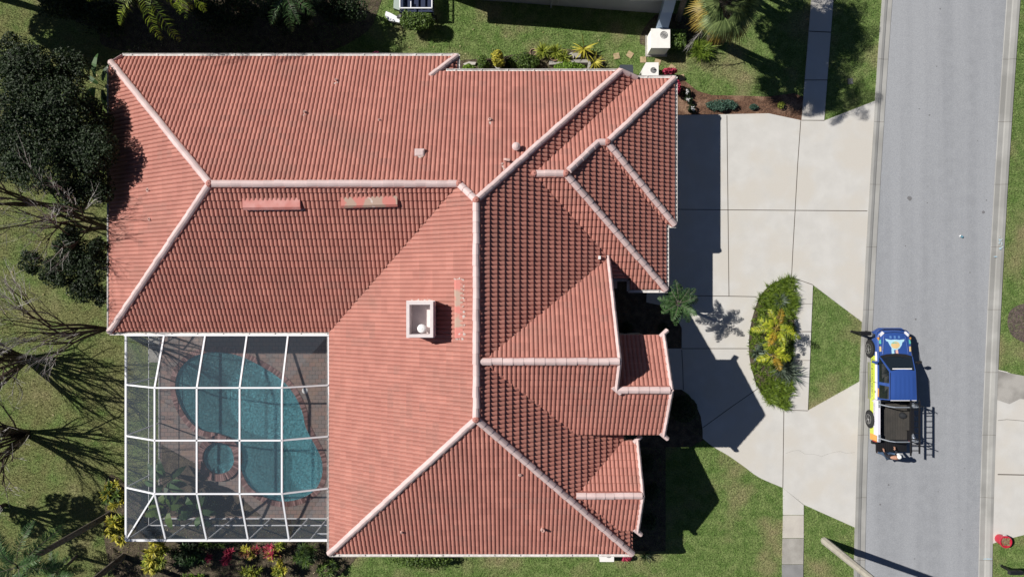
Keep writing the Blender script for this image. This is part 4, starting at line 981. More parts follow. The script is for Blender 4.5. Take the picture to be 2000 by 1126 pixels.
decal([(-.46, 2.22), (-.2, 2.17), (.0, 2.19), (.2, 2.17), (.46, 2.20), (.42, 2.10), (.34, 2.06), (.30, 1.92), (.20, 1.78), (.06, 1.70), (-.06, 1.70), (-.18, 1.78), (-.28, 1.94), (-.34, 2.08), (-.42, 2.12)], m_sky, 'hood_emblem', .010)
decal([(.21 * math.cos(t), 1.93 + .17 * math.sin(t)) for t in np.linspace(0, 2 * math.pi, 18, endpoint=False)], m_sand, 'emblem_disc', .014)
decal([(-.2, 1.99), (-.1, 2.07), (.02, 2.06), (.2, 1.97), (.1, 2.01), (-.02, 2.02)], m_grn, 'emblem_stroke', .018)
decal([(-.19, 1.42), (-.06, 1.42), (-.07, 1.74), (-.19, 1.84)], m_sky, 'hood_stripe', .007); decal([(.0, 1.42), (.13, 1.42), (.11, 1.72), (.0, 1.69)], mat('pink_wrap', (.72, .45, .38), .4), 'hood_stripe', .007)
for i, (xx, mm) in enumerate(((-.2, m_sky), (.0, m_sky), (.2, m_sky))): decal([(xx - .05, 2.24), (xx + .05, 2.24), (xx + .04, 2.36), (xx - .05, 2.36)], mat('pale_stripe', (.10, .22, .48), .4), 'hood_stripe', .007)
for s in (-1, 1):
    for (y0, y1, mm) in ((1.98, 2.18, m_grn), (1.62, 1.86, m_sand)): decal([(s * .66, y0), (s * .75, y0), (s * .75, y1), (s * .66, y1)], mm, 'fender_patch', .012)
# side wrap: dark lettering strokes and door seams, orange flash
m_ink = mat('wrap_lettering', (.05, .06, .07), .5)
for s in (-1, 1):
    mb = MB(); mb.box(T(s * .8865, .3, .64), (.004, 2.1, .17), m=1); mb.box(T(s * .8865, -1.4, .80), (.004, 1.2, .13), m=2); mb.box(T(s * .8865, -.76, .72), (.004, .05, .20), m=2)
    for k in range(34):
        y = 1.28 - k * .055 + rnd.uniform(-.01, .01); h = rnd.uniform(.07, .13)
        if rnd.random() < .2: continue
        mb.box(T(s * .890, y, .64 + rnd.uniform(-.02, .02)), (.006, rnd.uniform(.014, .03), h), rot=Euler((rnd.uniform(-.3, .3), 0, 0)).to_matrix())
    for k in range(24): mb.box(T(s * .890, -.86 - k * .045, .80), (.006, .016, rnd.uniform(.05, .11)), rot=Euler((rnd.uniform(-.3, .3), 0, 0)).to_matrix())
    mb.build('side_lettering', [m_ink, m_yel, m_wht], tk)
mb = MB()
for s in (-1, 1): mb.box(T(s * .886, .15, .73), (.004, .02, .60), m=0); mb.box(T(s * .886, 1.18, .73), (.004, .02, .60)); mb.box(T(s * .886, -.30, .88), (.012, .10, .03))
mb.build('door_seams', m_dark, tk)
mb = MB()
for s in (-1, 1): mb.prism([T(s * .79, -.15, 0)[:2], T(s * .845, -.1, 0)[:2], T(s * .845, -.5, 0)[:2], T(s * .79, -.55, 0)[:2]], 1.03, 1.083)
mb.build('side_flash', m_org, tk)
# cargo bed
mb = MB(); m_liner = mat('bed_liner', (.045, .043, .04), .8, col2=(.06, .055, .05), scale=4)
for s in (-1, 1):
    x = s * .80; 
    for (z0, z1, mm) in ((.40, .74, 1), (.74, 1.02, 2)): mb.box(T(s * .845, -1.66, (z0 + z1) / 2), (.06, 1.97, z1 - z0), m=mm)
    mb.box(T(s * .79, -1.66, .78), (.05, 1.97, .45), m=3)
    mb.box(T(s * .80, -1.66, 1.04), (.13, 1.97, .06), m=3 if s > 0 else 2)
    mb.box(T(s * .846, -2.50, .72), (.066, .30, .60), m=4)
mb.box(T(0, -.73, .82), (1.5, .06, .48), m=3)
mb.build('bed', [m_blue, m_yel, m_wht, m_black, m_org], tk)
mb = MB(); mb.box(T(0, -1.68, .62), (1.52, 1.92, .06))
for s in (-1, 1): mb.box(T(s * .66, -1.69, .74), (.20, .9, .22), m=0)
for k in range(12): mb.box(T(-.66 + k * .12, -1.68, .655), (.03, 1.9, .012))
mb.build('bed_liner', m_liner, tk)
mb = MB(); mb.box(T(0, -2.93, .66), (1.45, .52, .07))
for k in range(9): mb.box(T(-.62 + k * .10, -2.93, .70), (.04, .44, .012))
mb.box(T(.42, -2.93, .702), (.42, .40, .014)); mb.build('tailgate', m_black, tk)
mb = MB(); mb.bar(T(-.84, -2.78, .50), T(.84, -2.78, .50), .14, .16); mb.build('rear_bumper', m_dark, tk)
for s in (-1, 1): mb = MB(); mb.box(T(s * .86, -2.655, .80), (.07, .05, .3)); mb.build('tail_light', mat('tail_lens', (.35, .02, .02), .2, coat=.5), tk)
mb = MB(); P_ = [T(.52, -1.1, .72), T(.56, -1.75, .72)]; mb.lathe(T(.50, -1.45, .70), [(.001, .24), (.10, .22), (.15, .12), (.16, 0)], 14); mb.build('black_bag', mat('rubber', (.03, .032, .036), .45), tk)
# wheels
m_tyre = mat('tyre', (.028, .028, .03), .85); m_rim = mat('alloy_rim', (.50, .50, .50), .3, metal=.85)
for s in (-1, 1):
    for y in (1.69, -1.69):
        arch = MB(); arch.tube([T(s * .80, y, .40), T(s * .893, y, .40)], .44, 22); arch.build('wheel_arch', m_black, tk)
        w = MB(); x0, x1 = s * .70, s * .925
        for a, b, r in ((x0, x1 - s * .03, .378),): w.tube([T(x0, y, .378), T(x0 + s * .03, y, .378), T(x1 - s * .04, y, .378), T(x1, y, .378)], [.35, .378, .378, .335], 26)
        wo = w.build('wheel', m_tyre, tk)
        r = MB(); r.tube([T(x1 - s * .002, y, .378), T(x1 + s * .004, y, .378)], .235, 22, m=1)
        for k in range(5):
            t = 2 * math.pi * k / 5 + .3; r.bar(T(x1 + s * .012, y, .378), T(x1 + s * .012, y + .2 * math.cos(t), .378 + .2 * math.sin(t)), .075, .02)
        r.tube([T(x1 + s * .0, y, .378), T(x1 + s * .03, y, .378)], .06, 12)
        for k in range(22):
            t = 2 * math.pi * k / 22; t2 = 2 * math.pi * (k + 1) / 22; r.bar(T(x1 + s * .01, y + .225 * math.cos(t), .378 + .225 * math.sin(t)), T(x1 + s * .01, y + .225 * math.cos(t2), .378 + .225 * math.sin(t2)), .02, .03)
        r.build('rim', [m_rim, m_dark], wo)
# ladder rack
m_rack = mat('rack_metal', (.48, .52, .58), .35, metal=.6)
rk = MB()
for y in (-.85, -2.45):
    rk.tube([T(-.82, y, 1.07), T(-.80, y, 1.35), T(-.62, y - .03, 1.62), T(-.40, y - .05, 1.70), T(.60, y - .05, 1.70), T(.84, y, 1.66)], .028, 8); rk.tube([T(.82, y, 1.07), T(.84, y, 1.66)], .028, 8)
    for s in (-1, 1): rk.box(T(s * .80, y, 1.10), (.10, .32, .06))
    rk.bar(T(.6, y - .05, 1.70), T(.78, y + .22, 1.10), .03)
rk.build('ladder_rack', m_rack, tk)
ld = empty('ladder', (18.6, -6.4, 1.8), label='black extension ladder tied along the right side of the truck rack', cat='ladder')
mb = MB(); 
for x in (.42, .82): mb.bar((18.14 + x - .15, -5.15, 1.80), (18.14 + x - .15, -7.72 + (0 if x < .5 else .1), 1.80), .035, .10)
mb.build('rail', m_black, ld); mb = MB()
for k in range(9): mb.bar((18.42, -5.32 - k * .27, 1.80), (18.80, -5.32 - k * .27, 1.80), .035)
mb.build('rung', m_black, ld)
mb = MB(); mb.bar((18.42, -5.2, 1.82), (18.95, -5.45, 1.86), .04); mb.bar((18.42, -7.05, 1.82), (18.98, -7.3, 1.86), .04); mb.build('hook', m_black, ld)

# ================================================================ person at the tailgate
def skin_body(name, nodes, edges, parent, m, sub=2):
    me = bpy.data.meshes.new(name); me.from_pydata([n[0] for n in nodes], edges, []); o = bpy.data.objects.new(name, me); COL.objects.link(o); o.parent = parent
    mo = o.modifiers.new('s', 'SKIN'); mo.use_smooth_shade = True; sv = me.skin_vertices[0].data
    for i, n in enumerate(nodes): sv[i].radius = (n[1], n[2] if len(n) > 2 else n[1])
    sv[0].use_root = True
    su = o.modifiers.new('u', 'SUBSURF'); su.levels = sub; su.render_levels = sub
    me.materials.append(m); return o
ps = empty('person', (17.95, -7.95, 0), label='person in dark shirt, jeans and white cap leaning over the lowered tailgate', cat='person')
m_skin = mat('skin', (.42, .23, .16), .6); m_shirt = mat('dark_shirt', (.018, .020, .03), .9); m_jean = mat('jeans', (.05, .09, .16), .9)
# body faces +y (the truck), bent forward; local coordinates
nodes = [((0, -.02, .92), .15, .12), ((0, .0, 1.10), .14, .11), ((0, .03, 1.28), .17, .12), ((0, .05, 1.40), .15, .10), ((0, .06, 1.47), .055), ((0, .08, 1.53), .05),
         ((-.20, .05, 1.38), .065), ((-.28, .06, 1.10), .048), ((-.26, .18, .88), .036), ((.20, .05, 1.38), .065), ((.28, .08, 1.12), .048), ((.22, .28, .96), .036),
         ((-.10, -.02, .86), .10), ((-.12, .04, .48), .065), ((-.13, -.02, .10), .045), ((.10, -.02, .86), .10), ((.12, .02, .48), .065), ((.14, -.10, .10), .045),
         ((-.14, .13, .05), .04), ((.15, .05, .05), .04)]
edges = [(0, 1), (1, 2), (2, 3), (3, 4), (4, 5), (3, 6), (6, 7), (7, 8), (3, 9), (9, 10), (10, 11), (0, 12), (12, 13), (13, 14), (0, 15), (15, 16), (16, 17), (14, 18), (17, 19)]
bd = skin_body('body', nodes, edges, ps, m_skin)
sh = [((n[0]), *[r + .022 for r in n[1:]]) for n in nodes]
skin_body('shirt', [sh[1], sh[0], sh[2], sh[3], sh[6], sh[7], sh[9], sh[10], sh[8], sh[11]], [(1, 0), (0, 2), (2, 3), (3, 4), (4, 5), (3, 6), (6, 7), (5, 8), (7, 9)], ps, m_shirt)
skin_body('jeans', [sh[0], sh[12], sh[13], sh[14], sh[15], sh[16], sh[17]], [(0, 1), (1, 2), (2, 3), (0, 4), (4, 5), (5, 6)], ps, m_jean)
hd = MB(); 
bm = bmesh.new(); bmesh.ops.create_uvsphere(bm, u_segments=18, v_segments=12, radius=1)
for v in bm.verts:
    p = v.co; p.x *= .078; p.y *= .098; p.z *= .118
    if p.z < -.03: p.x *= .86; p.y = p.y * .9 + .01
q = Matrix.Rotation(-.55, 3, 'X'); cen = Vector((.0, .12, 1.63))
hd.add([q @ v.co + cen for v in bm.verts], [[v.index for v in f.verts] for f in bm.faces]); bm.free()
for s in (-1, 1): hd.box(q @ Vector((s * .08, .0, .0)) + cen, (.02, .035, .06))
hd.box(q @ Vector((0, .105, -.015)) + cen, (.024, .03, .045)); hd.build('head', m_skin, bd, world=False, smooth=True)
ey = MB()
for s in (-1, 1): ey.box(q @ Vector((s * .033, .088, .015)) + cen, (.02, .012, .01))
ey.box(q @ Vector((0, .088, -.06)) + cen, (.04, .01, .008)); ey.build('eyes_and_mouth', m_dark, bd, world=False)
ha = MB(); ha.lathe((0, 0, 0), [(.092, 0), (.096, .04), (.085, .09), (.05, .125), (.001, .135)], 18)
for k in range(6): pass
v_ = [q @ (Vector((x, y * 1.1, z + .035))) + cen for x, y, z in ha.v]; ha.v = [tuple(v) for v in v_]
brim = [(-.07, .09, .035), (.07, .09, .035), (.06, .17, .03), (0, .185, .03), (-.06, .17, .03)]
ha.face([q @ Vector(p) + cen for p in brim]); ha.face([q @ (Vector(p) - Vector((0, 0, .008))) + cen for p in reversed(brim)]); ha.build('cap', m_white, ps, world=False, smooth=True)
for s, base in ((-1, Vector((-.26, .18, .88))), (1, Vector((.22, .28, .96)))):
    nd = [((base), .032, .022), ((base + Vector((0, .07, -.03))), .038, .018)]; ed = [(0, 1)]
    for k, (dx, ln) in enumerate(((-.030, .055), (-.010, .065), (.010, .062), (.028, .05))):
        i = len(nd); nd.append((base + Vector((dx, .10, -.045)), .0095)); nd.append((base + Vector((dx * 1.15, .10 + ln * .6, -.065)), .0085)); nd.append((base + Vector((dx * 1.2, .10 + ln, -.10)), .0075)); ed += [(1, i), (i, i + 1), (i + 1, i + 2)]
    i = len(nd); nd.append((base + Vector((-s * .04, .04, -.04)), .011)); nd.append((base + Vector((-s * .055, .075, -.06)), .009)); ed += [(0, i), (i, i + 1)]
    skin_body('hand', nd, ed, ps, m_skin, 1)
for s, b_ in ((-1, (-.14, .06, .045)), (1, (.15, -.02, .045))):
    mb = MB(); mb.box(b_, (.10, .27, .09), taper=.85); mb.build('shoe', m_black, ps, world=False)
# ================================================================ plants
def leafm(name, a, b, var=.35, transl=.25, rough=.5, **k): return mat(name, a, rough, hue=b, var=var, transl=transl, spec=.35, **k)
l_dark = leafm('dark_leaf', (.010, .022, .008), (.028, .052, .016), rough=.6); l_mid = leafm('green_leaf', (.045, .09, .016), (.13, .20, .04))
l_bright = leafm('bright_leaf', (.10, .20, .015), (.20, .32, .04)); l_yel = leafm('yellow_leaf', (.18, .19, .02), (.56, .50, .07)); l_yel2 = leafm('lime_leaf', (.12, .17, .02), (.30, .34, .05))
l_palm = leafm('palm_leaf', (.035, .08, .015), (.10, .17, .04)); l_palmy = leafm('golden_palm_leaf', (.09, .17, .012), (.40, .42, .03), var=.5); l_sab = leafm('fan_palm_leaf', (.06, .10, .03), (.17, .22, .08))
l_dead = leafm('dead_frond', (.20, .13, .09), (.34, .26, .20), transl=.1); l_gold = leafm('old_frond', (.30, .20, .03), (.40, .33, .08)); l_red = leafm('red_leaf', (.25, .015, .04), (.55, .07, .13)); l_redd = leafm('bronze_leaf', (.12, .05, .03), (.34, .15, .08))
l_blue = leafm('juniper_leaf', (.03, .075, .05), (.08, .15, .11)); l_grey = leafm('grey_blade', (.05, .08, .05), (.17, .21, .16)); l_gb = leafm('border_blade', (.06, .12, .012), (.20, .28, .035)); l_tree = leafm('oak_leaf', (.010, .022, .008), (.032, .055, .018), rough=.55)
l_queen = leafm('queen_palm_leaf', (.07, .13, .008), (.28, .36, .03)); l_pdark = leafm('dark_palm_leaf', (.02, .06, .015), (.07, .14, .045)); l_pink = leafm('pink_flower', (.45, .03, .15), (.6, .08, .25)); l_wh = leafm('white_flower', (.7, .7, .72), (.8, .8, .8), var=.1)
m_bark = mat('bark', (.10, .075, .055), .95, col2=(.05, .038, .03), scale=9, fine=.3, fscale=18); m_bark_g = mat('grey_bark', (.23, .20, .17), .95, col2=(.13, .11, .09), scale=9, fine=.2); m_twig = mat('pale_twig', (.46, .44, .42), .9, col2=(.32, .30, .28), scale=4)
m_ptrunk = mat('palm_trunk', (.16, .14, .12), .95, col2=(.09, .075, .06), scale=10, fine=.2); m_terra = mat('clay_pot', (.36, .22, .14), .85, col2=(.42, .30, .22), scale=6)

l_orange = leafm('orange_palm_leaf', (.25, .20, .015), (.55, .30, .04), var=.4)
def rv(r): 
    while True:
        v = Vector((r.uniform(-1, 1), r.uniform(-1, 1), r.uniform(-1, 1)))
        if 1e-3 < v.length <= 1: return v
def leaf_cloud(mb, clumps, n, size, m=0, seed=1, up=.5, shell=.5, asp=.55, mats=None):
    r = random.Random(seed); tot = sum(c[1][0] * c[1][1] * c[1][2] for c in clumps) ** 1
    for cen, rad in clumps:
        k = max(4, int(n * rad[0] * rad[1] * rad[2] / tot)); cen = Vector(cen)
        for _ in range(k):
            d = rv(r); l = d.length; d = d / l * (l ** (1 - shell) if shell < 1 else 1) ** .6
            p = cen + Vector((d.x * rad[0], d.y * rad[1], d.z * rad[2]))
            nr = (rv(r) + Vector((0, 0, up)) + d * .5).normalized(); a = nr.orthogonal().normalized(); a = Matrix.Rotation(r.uniform(0, 6.28), 3, nr) @ a; b = nr.cross(a)
            s = size * r.uniform(.6, 1.25); mm = m if mats is None else r.choice(mats)
            mb.face([p - a * s, p - b * s * asp + nr * s * .15, p + a * s, p + b * s * asp + nr * s * .15], mm, r.random())
def sub_clumps(cen, rad, n, rr, seed, flat=1.0):
    r = random.Random(seed); out = []
    for _ in range(n):
        d = rv(r); d = d.normalized() * r.uniform(.35, 1.0); q = r.uniform(.7, 1.3) * rr
        out.append(((cen[0] + d.x * rad[0], cen[1] + d.y * rad[1], cen[2] + d.z * rad[2]), (q, q, q * .75 * flat)))
    return out
def blade(mb, p, az, el, L, w, droop, m=0, r=rnd, seg=3, val=None, fold=0):
    d = Vector((math.cos(az) * math.cos(el), math.sin(az) * math.cos(el), math.sin(el))); side = Vector((-math.sin(az), math.cos(az), 0)); p = Vector(p); v = r.random() if val is None else val
    prev = None; ws = {2: (.7, 1, .05), 3: (.6, 1, .75, .03), 4: (.5, .95, 1, .6, .02)}[seg]
    for i in range(seg + 1):
        cur = (p - side * w / 2 * ws[i], p + side * w / 2 * ws[i])
        if prev: mb.face([prev[0], prev[1], cur[1], cur[0]], m, v)
        prev = cur; p = p + d * (L / seg); d = (d + Vector((0, 0, -droop / seg))).normalized()
def rosette(mb, c, n, L, w, m=0, seed=0, el=(.1, 1.2), droop=.9, seg=3, mats=None):
    r = random.Random(seed)
    for k in range(n):
        blade(mb, c, r.uniform(0, 6.283), r.uniform(*el), L * r.uniform(.6, 1.1), w * r.uniform(.7, 1.2), droop * r.uniform(.5, 1.3), m if mats is None else r.choice(mats), r, seg)
def frond(mb, base, az, el, L, droop, ll=.4, lw=.03, n=26, m=0, mr=1, r=rnd, hang=.5, start=.15, vee=.2, jit=1.0):
    """pinnate palm frond: arching rachis with drooping leaflets on both sides"""
    d = Vector((math.cos(az) * math.cos(el), math.sin(az) * math.cos(el), math.sin(el))); side = Vector((-math.sin(az), math.cos(az), 0)); p = Vector(base); pts = [p.copy()]; ds = [d.copy()]; S_ = 14
    for i in range(S_): p = p + d * (L / S_); d = (d + Vector((0, 0, -droop / S_))).normalized(); pts.append(p.copy()); ds.append(d.copy())
    mb.tube(pts, [.018 * (1 - .8 * i / S_) for i in range(S_ + 1)], 3, mr, cap=False)
    v = r.uniform(.15, .85)
    for k in range(n):
        t = start + (1 - start) * (k + .5 + r.uniform(-.4, .4) * jit) / n; i = min(int(t * S_), S_ - 1); q = pts[i].lerp(pts[i + 1], t * S_ - i); dd = ds[i]
        l = ll * (math.sin(math.pi * min(1, .18 + t * .82)) ** .6) * r.uniform(.85, 1.1)
        for s in (-1, 1):
            o = (side * s * .9 + dd * (.57 + r.uniform(-.32, .32) * jit) + Vector((0, 0, vee + r.uniform(-.3, .3) * jit))).normalized(); e1 = q + o * l * .5; o2 = (o + Vector((0, 0, -hang))).normalized(); e2 = e1 + o2 * l * .5; wv = dd * lw
            vv = min(1, max(0, v + r.uniform(-.45, .45) * jit)); mb.face([q - wv * .5, q + wv * .5, e1 + wv * .5, e1 - wv * .5], m, vv); mb.face([e1 - wv * .5, e1 + wv * .5, e2], m, vv)
def fan_leaf(mb, base, az, el, pet, L, m=0, mr=1, r=rnd, n=22, droop=.8, spread=2.3, w=.055):
    d = Vector((math.cos(az) * math.cos(el), math.sin(az) * math.cos(el), math.sin(el))); h = Vector(base) + d * pet; mb.tube([Vector(base), h], .015, 3, mr, cap=False); v = r.uniform(.1, .8)
    for k in range(n):
        a = az + (k / (n - 1) - .5) * spread; e = el - .15 * abs(k / (n - 1) - .5)
        blade(mb, h, a, e, L * (1 - .35 * abs(k / (n - 1) - .5) * 2) * r.uniform(.9, 1.05), w, droop, m, r, 3, min(1, max(0, v + r.uniform(-.35, .45))))
def simple(name, label, cat, mb, mats, loc, group=None):
    return tag(mb.build(name, mats, loc=loc), label, cat, group)
def bush(name, label, c, rad, n, size, m, seed, group=None, mats=None, k=9, rr=None, cat='shrub'):
    mb = MB(); cl = sub_clumps(c, [q * .75 for q in rad], k, rr or min(rad) * .55, seed) + [(c, [q * .8 for q in rad])]; leaf_cloud(mb, cl, n, size, 0, seed, mats=mats)
    for i in range(5): a = i * 1.26; mb.tube([(c[0], c[1], 0), (c[0] + math.cos(a) * rad[0] * .5, c[1] + math.sin(a) * rad[1] * .5, c[2])], [.02, .008], 4, 1 if mats is None else len(mats) )
    ml = (m if isinstance(m, list) else [m]) + [m_bark]
    return simple(name, label, cat, mb, ml, (c[0], c[1], 0), group)

# ---- dense evergreen tree by the west roof, and the smaller one south of it
def leafy_tree(name, label, base, top, clumps, n, size, m, seed, limbs=10, tr=.14, group=None, cat='tree', stray=None, ns=0):
    t = empty(name, (*base, 0), label=label, cat=cat, group=group); r = random.Random(seed); mb = MB()
    b = Vector((*base, 0)); tp = Vector(top); mid = b.lerp(tp, .45) + Vector((r.uniform(-.1, .1), r.uniform(-.1, .1), 0)); mb.tube([b, mid, tp], [tr, tr * .75, tr * .35], 8)
    for c in r.sample(clumps, min(limbs, len(clumps))):
        s = b.lerp(tp, r.uniform(.35, .9)); e = Vector(c[0]); mb.tube([s, s.lerp(e, .5) + Vector((0, 0, -.15)), e], [tr * .4, tr * .25, tr * .08], 5)
    mb.build('trunk', m_bark, t); mb = MB(); leaf_cloud(mb, clumps, n, size, 0, seed, shell=.35)
    if stray: leaf_cloud(mb, stray, ns, size, 0, seed + 1, shell=.2)
    mb.build('crown', m, t); return t
cl = []; stray = []
for (px, py, h, r_, k) in ((60,150,4.6,1.1,9),(130,135,4.2,.75,6),(40,230,5.0,1.2,10),(120,215,4.8,1.1,9),(175,235,4.2,.8,7),(80,310,5.0,1.2,10),(160,310,4.6,.95,9),(190,370,4.2,.6,6),(30,120,4.2,.9,7),(185,290,5.0,.8,7),(140,380,4.2,.6,5),(10,300,4.6,1.0,8)):
    c = at(px, py, h); cl += sub_clumps(c, (r_ * 1.1, r_ * 1.1, r_ * .75), k * 5, .24, px * 7 + py); stray.append((tuple(c), (r_ * 1.25, r_ * 1.25, r_ * .8)))
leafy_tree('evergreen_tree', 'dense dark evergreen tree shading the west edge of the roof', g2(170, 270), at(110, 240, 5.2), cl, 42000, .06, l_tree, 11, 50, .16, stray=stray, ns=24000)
cl = []; stray = []
for (px, py, h, r_, k) in ((150,500,3.0,.7,8),(110,530,3.0,.6,7),(185,520,3.0,.6,7),(160,560,2.6,.6,7),(130,480,3.2,.5,5),(195,575,2.4,.4,4),(60,510,2.6,.45,4),(140,460,3.4,.35,3),(190,480,3.2,.3,3)):
    c = at(px, py, h); cl += sub_clumps(c, (r_ * 1.1, r_ * 1.1, r_ * .6), k * 4, .17, px * 3 + py); stray.append((tuple(c), (r_ * 1.25, r_ * 1.25, r_ * .6)))
leafy_tree('broadleaf_tree', 'small ragged dark green tree between the bare trees left of the roof', g2(205, 525), at(150, 520, 3.2), cl, 13000, .056, l_tree, 12, 26, .09, stray=stray, ns=7000)
cl = []
for (px, py, h, r_, k) in ((120,1010,0,0,0),): pass
# tree beyond the left edge whose spotted shade falls on the lawn
cl = sub_clumps((-26.2, -9.5, 5.0), (2.6, 2.0, 1.0), 20, .38, 77)
leafy_tree('broadleaf_tree', 'sparse broadleaf tree at the left edge, seen by its blotchy shade', (-26.4, -10.6), (-26.2, -9.6, 4.8), cl, 3600, .09, l_tree, 13, 20, .13)
cl = sub_clumps((-25.5, -14.6, 5.2), (2.2, 1.6, 1.0), 18, .45, 78)
leafy_tree('broadleaf_tree', 'bushy broadleaf tree at the lower left corner beyond the palms', (-25.4, -15.2), (-25.4, -14.8, 4.8), cl, 4200, .09, l_tree, 14, 16, .13)

# ---- bare deciduous trees
def bare_mesh(seed, stems, H, spread, lean=(0, 0), twig=1.0, trunk=0.0, sub=3):
    r = random.Random(seed); mb = MB(); tw = MB()
    def grow(p, d, L, rad, lvl):
        n = 4; pts = [p.copy()]; q = p.copy(); dd = d.copy()
        for i in range(n): q = q + dd * (L / n); dd = (dd + rv(r) * .16 + Vector((0, 0, .05))).normalized(); pts.append(q.copy())
        (mb if rad > .017 else tw).tube(pts, [rad * (1 - .45 * i / n) for i in range(n + 1)], 6 if rad > .02 else 3, cap=False)
        if lvl >= sub: return
        for k in range((r.choice((2, 3, 3)) + (1 if lvl >= 2 else 0)) if lvl else 3):
            i = r.randint(2, n); e = (d + rv(r) * .75 + Vector((0, 0, .15))).normalized(); grow(pts[i], e, L * r.uniform(.5, .75), rad * r.uniform(.42, .6), lvl + 1)
    root = Vector((0, 0, 0))
    if trunk: mb.tube([root, (lean[0] * .2, lean[1] * .2, trunk)], [.11, .09], 8); root = Vector((lean[0] * .2, lean[1] * .2, trunk))
    for k in range(stems):
        a = 2 * math.pi * k / stems + r.uniform(-.3, .3); o = spread * r.uniform(.4, 1.1); d = Vector((math.cos(a) * o + lean[0], math.sin(a) * o + lean[1], 1)).normalized()
        grow(root + Vector((math.cos(a), math.sin(a), 0)) * (.12 if not trunk else .03), d, H * r.uniform(.42, .55), r.uniform(.055, .09) if not trunk else .075, 0)
    return mb, tw
def bare_tree(label, base, group, **k):
    t = empty('bare_tree', (*base, 0), label=label, cat='tree', group=group); mb, tw = bare_mesh(**k)
    mb.build('trunk', m_bark, t, world=False); 
    if tw.v: tw.build('twigs', m_twig, t, world=False)
    return t
gbt = 'leafless trees along the left side'
bare_tree('northern leafless many stemmed tree left of the pool enclosure, with wide fan shadow', g2(52, 700), gbt, seed=3, stems=15, H=6.0, spread=.40, twig=1, sub=3)
bare_tree('southern leafless many stemmed tree left of the pool enclosure, pale twigs at its base', g2(52, 846), gbt, seed=8, stems=14, H=6.4, spread=.40, sub=3)
bare_tree('slender leafless tree at the south west roof corner, leaning away from the house', g2(222, 641), gbt, seed=21, stems=5, H=6.2, spread=.22, lean=(-.16, .04), trunk=.6, sub=4)
bare_tree('slender leafless tree close to the middle of the west eave, twigs shading the tiles', g2(222, 448), gbt, seed=34, stems=5, H=6.4, spread=.26, lean=(-.10, .06), trunk=.5, sub=4)
bare_tree('leafless tree with grey twigs at the left edge north of the small leafy tree', g2(85, 400), gbt, seed=35, stems=4, H=5.4, spread=.25, lean=(-.1, .0), trunk=.4, sub=4)
bare_tree('leafless tree at the left edge below the southern many stemmed tree', g2(10, 985), gbt, seed=41, stems=4, H=4.6, spread=.4, trunk=.5, sub=4)

# ---- palms
def queen(label, base, top, nf, L, m, seed, group=None, els=(-.2, 1.1), ll=.55, name='feather_palm', tr=.13, droop=1.5, n=24):
    t = empty(name, (*base, 0), label=label, cat='palm tree', group=group); r = random.Random(seed); b = Vector((*base, 0)); tp = Vector(top)
    mb = MB(); pts = [b.lerp(tp, i / 8) for i in range(9)]; mb.tube(pts, [tr * (1.15 - .25 * i / 8) for i in range(9)], 10); mb.tube([tp + Vector((0, 0, -.1)), tp + Vector((0, 0, .5))], [tr * 1.1, tr * .4], 8, 1); mb.build('trunk', [m_ptrunk, l_pdark], t)
    mb = MB()
    for k in range(nf): frond(mb, tp + Vector((0, 0, .3)), k * 2.4 + r.uniform(-.2, .2), r.uniform(*els), L * r.uniform(.8, 1.1), droop * r.uniform(.8, 1.2), ll, .026, n, 0, 1, r, hang=1.1, vee=.1)
    mb.build('crown', [m, m_ptrunk], t); return t
queen('feather palm whose leaning grey trunk meets the yellow shrub at the enclosure corner', g2(216, 1003), at(48, 1098, 5.9), 17, 2.0, l_pdark, 51, 'feather palms at the bottom left', ll=.5, n=40)
queen('feather palm with a thin leaning trunk at the bottom edge under the enclosure', g2(241, 1085), at(110, 1190, 5.2), 15, 1.9, l_pdark, 52, 'feather palms at the bottom left', ll=.5, n=40)
t_ = queen('short feather palm with dark arching fronds near the bottom left corner', g2(150, 1085), at(122, 1112, 1.6), 15, 1.15, l_pdark, 53, 'feather palms at the bottom left', ll=.32, tr=.07, n=34)
queen('tall golden green feather palm hanging its fronds over the dark trees at the top', (-14.9, 13.6), at(285, -28, 5.4), 13, 2.6, l_queen, 54, None, els=(-.1, .9), ll=.5)
queen('second golden green feather palm at the top edge, right of the taller one', (-13.0, 14.4), at(372, -52, 5.6), 11, 2.2, l_queen, 55, None, els=(-.1, .9), ll=.5)
queen('feather palm beyond the top right edge throwing frond shade on the sidewalk', (8.9, 14.9), (8.6, 14.7, 6.6), 26, 2.4, l_palm, 56, None, els=(-.3, 1.0), ll=.65, n=44)
queen('second feather palm beyond the top right edge, east of the fan palm', (9.8, 15.4), (9.4, 15.0, 6.4), 24, 2.0, l_palm, 57, None, els=(-.3, 1.0), ll=.65, n=44)
queen('third feather palm beyond the top right edge, beside the neighbour house', (8.1, 13.1), (6.9, 12.7, 8.8), 24, 2.1, l_palm, 58, None, els=(-.3, 1.0), ll=.6, n=44)
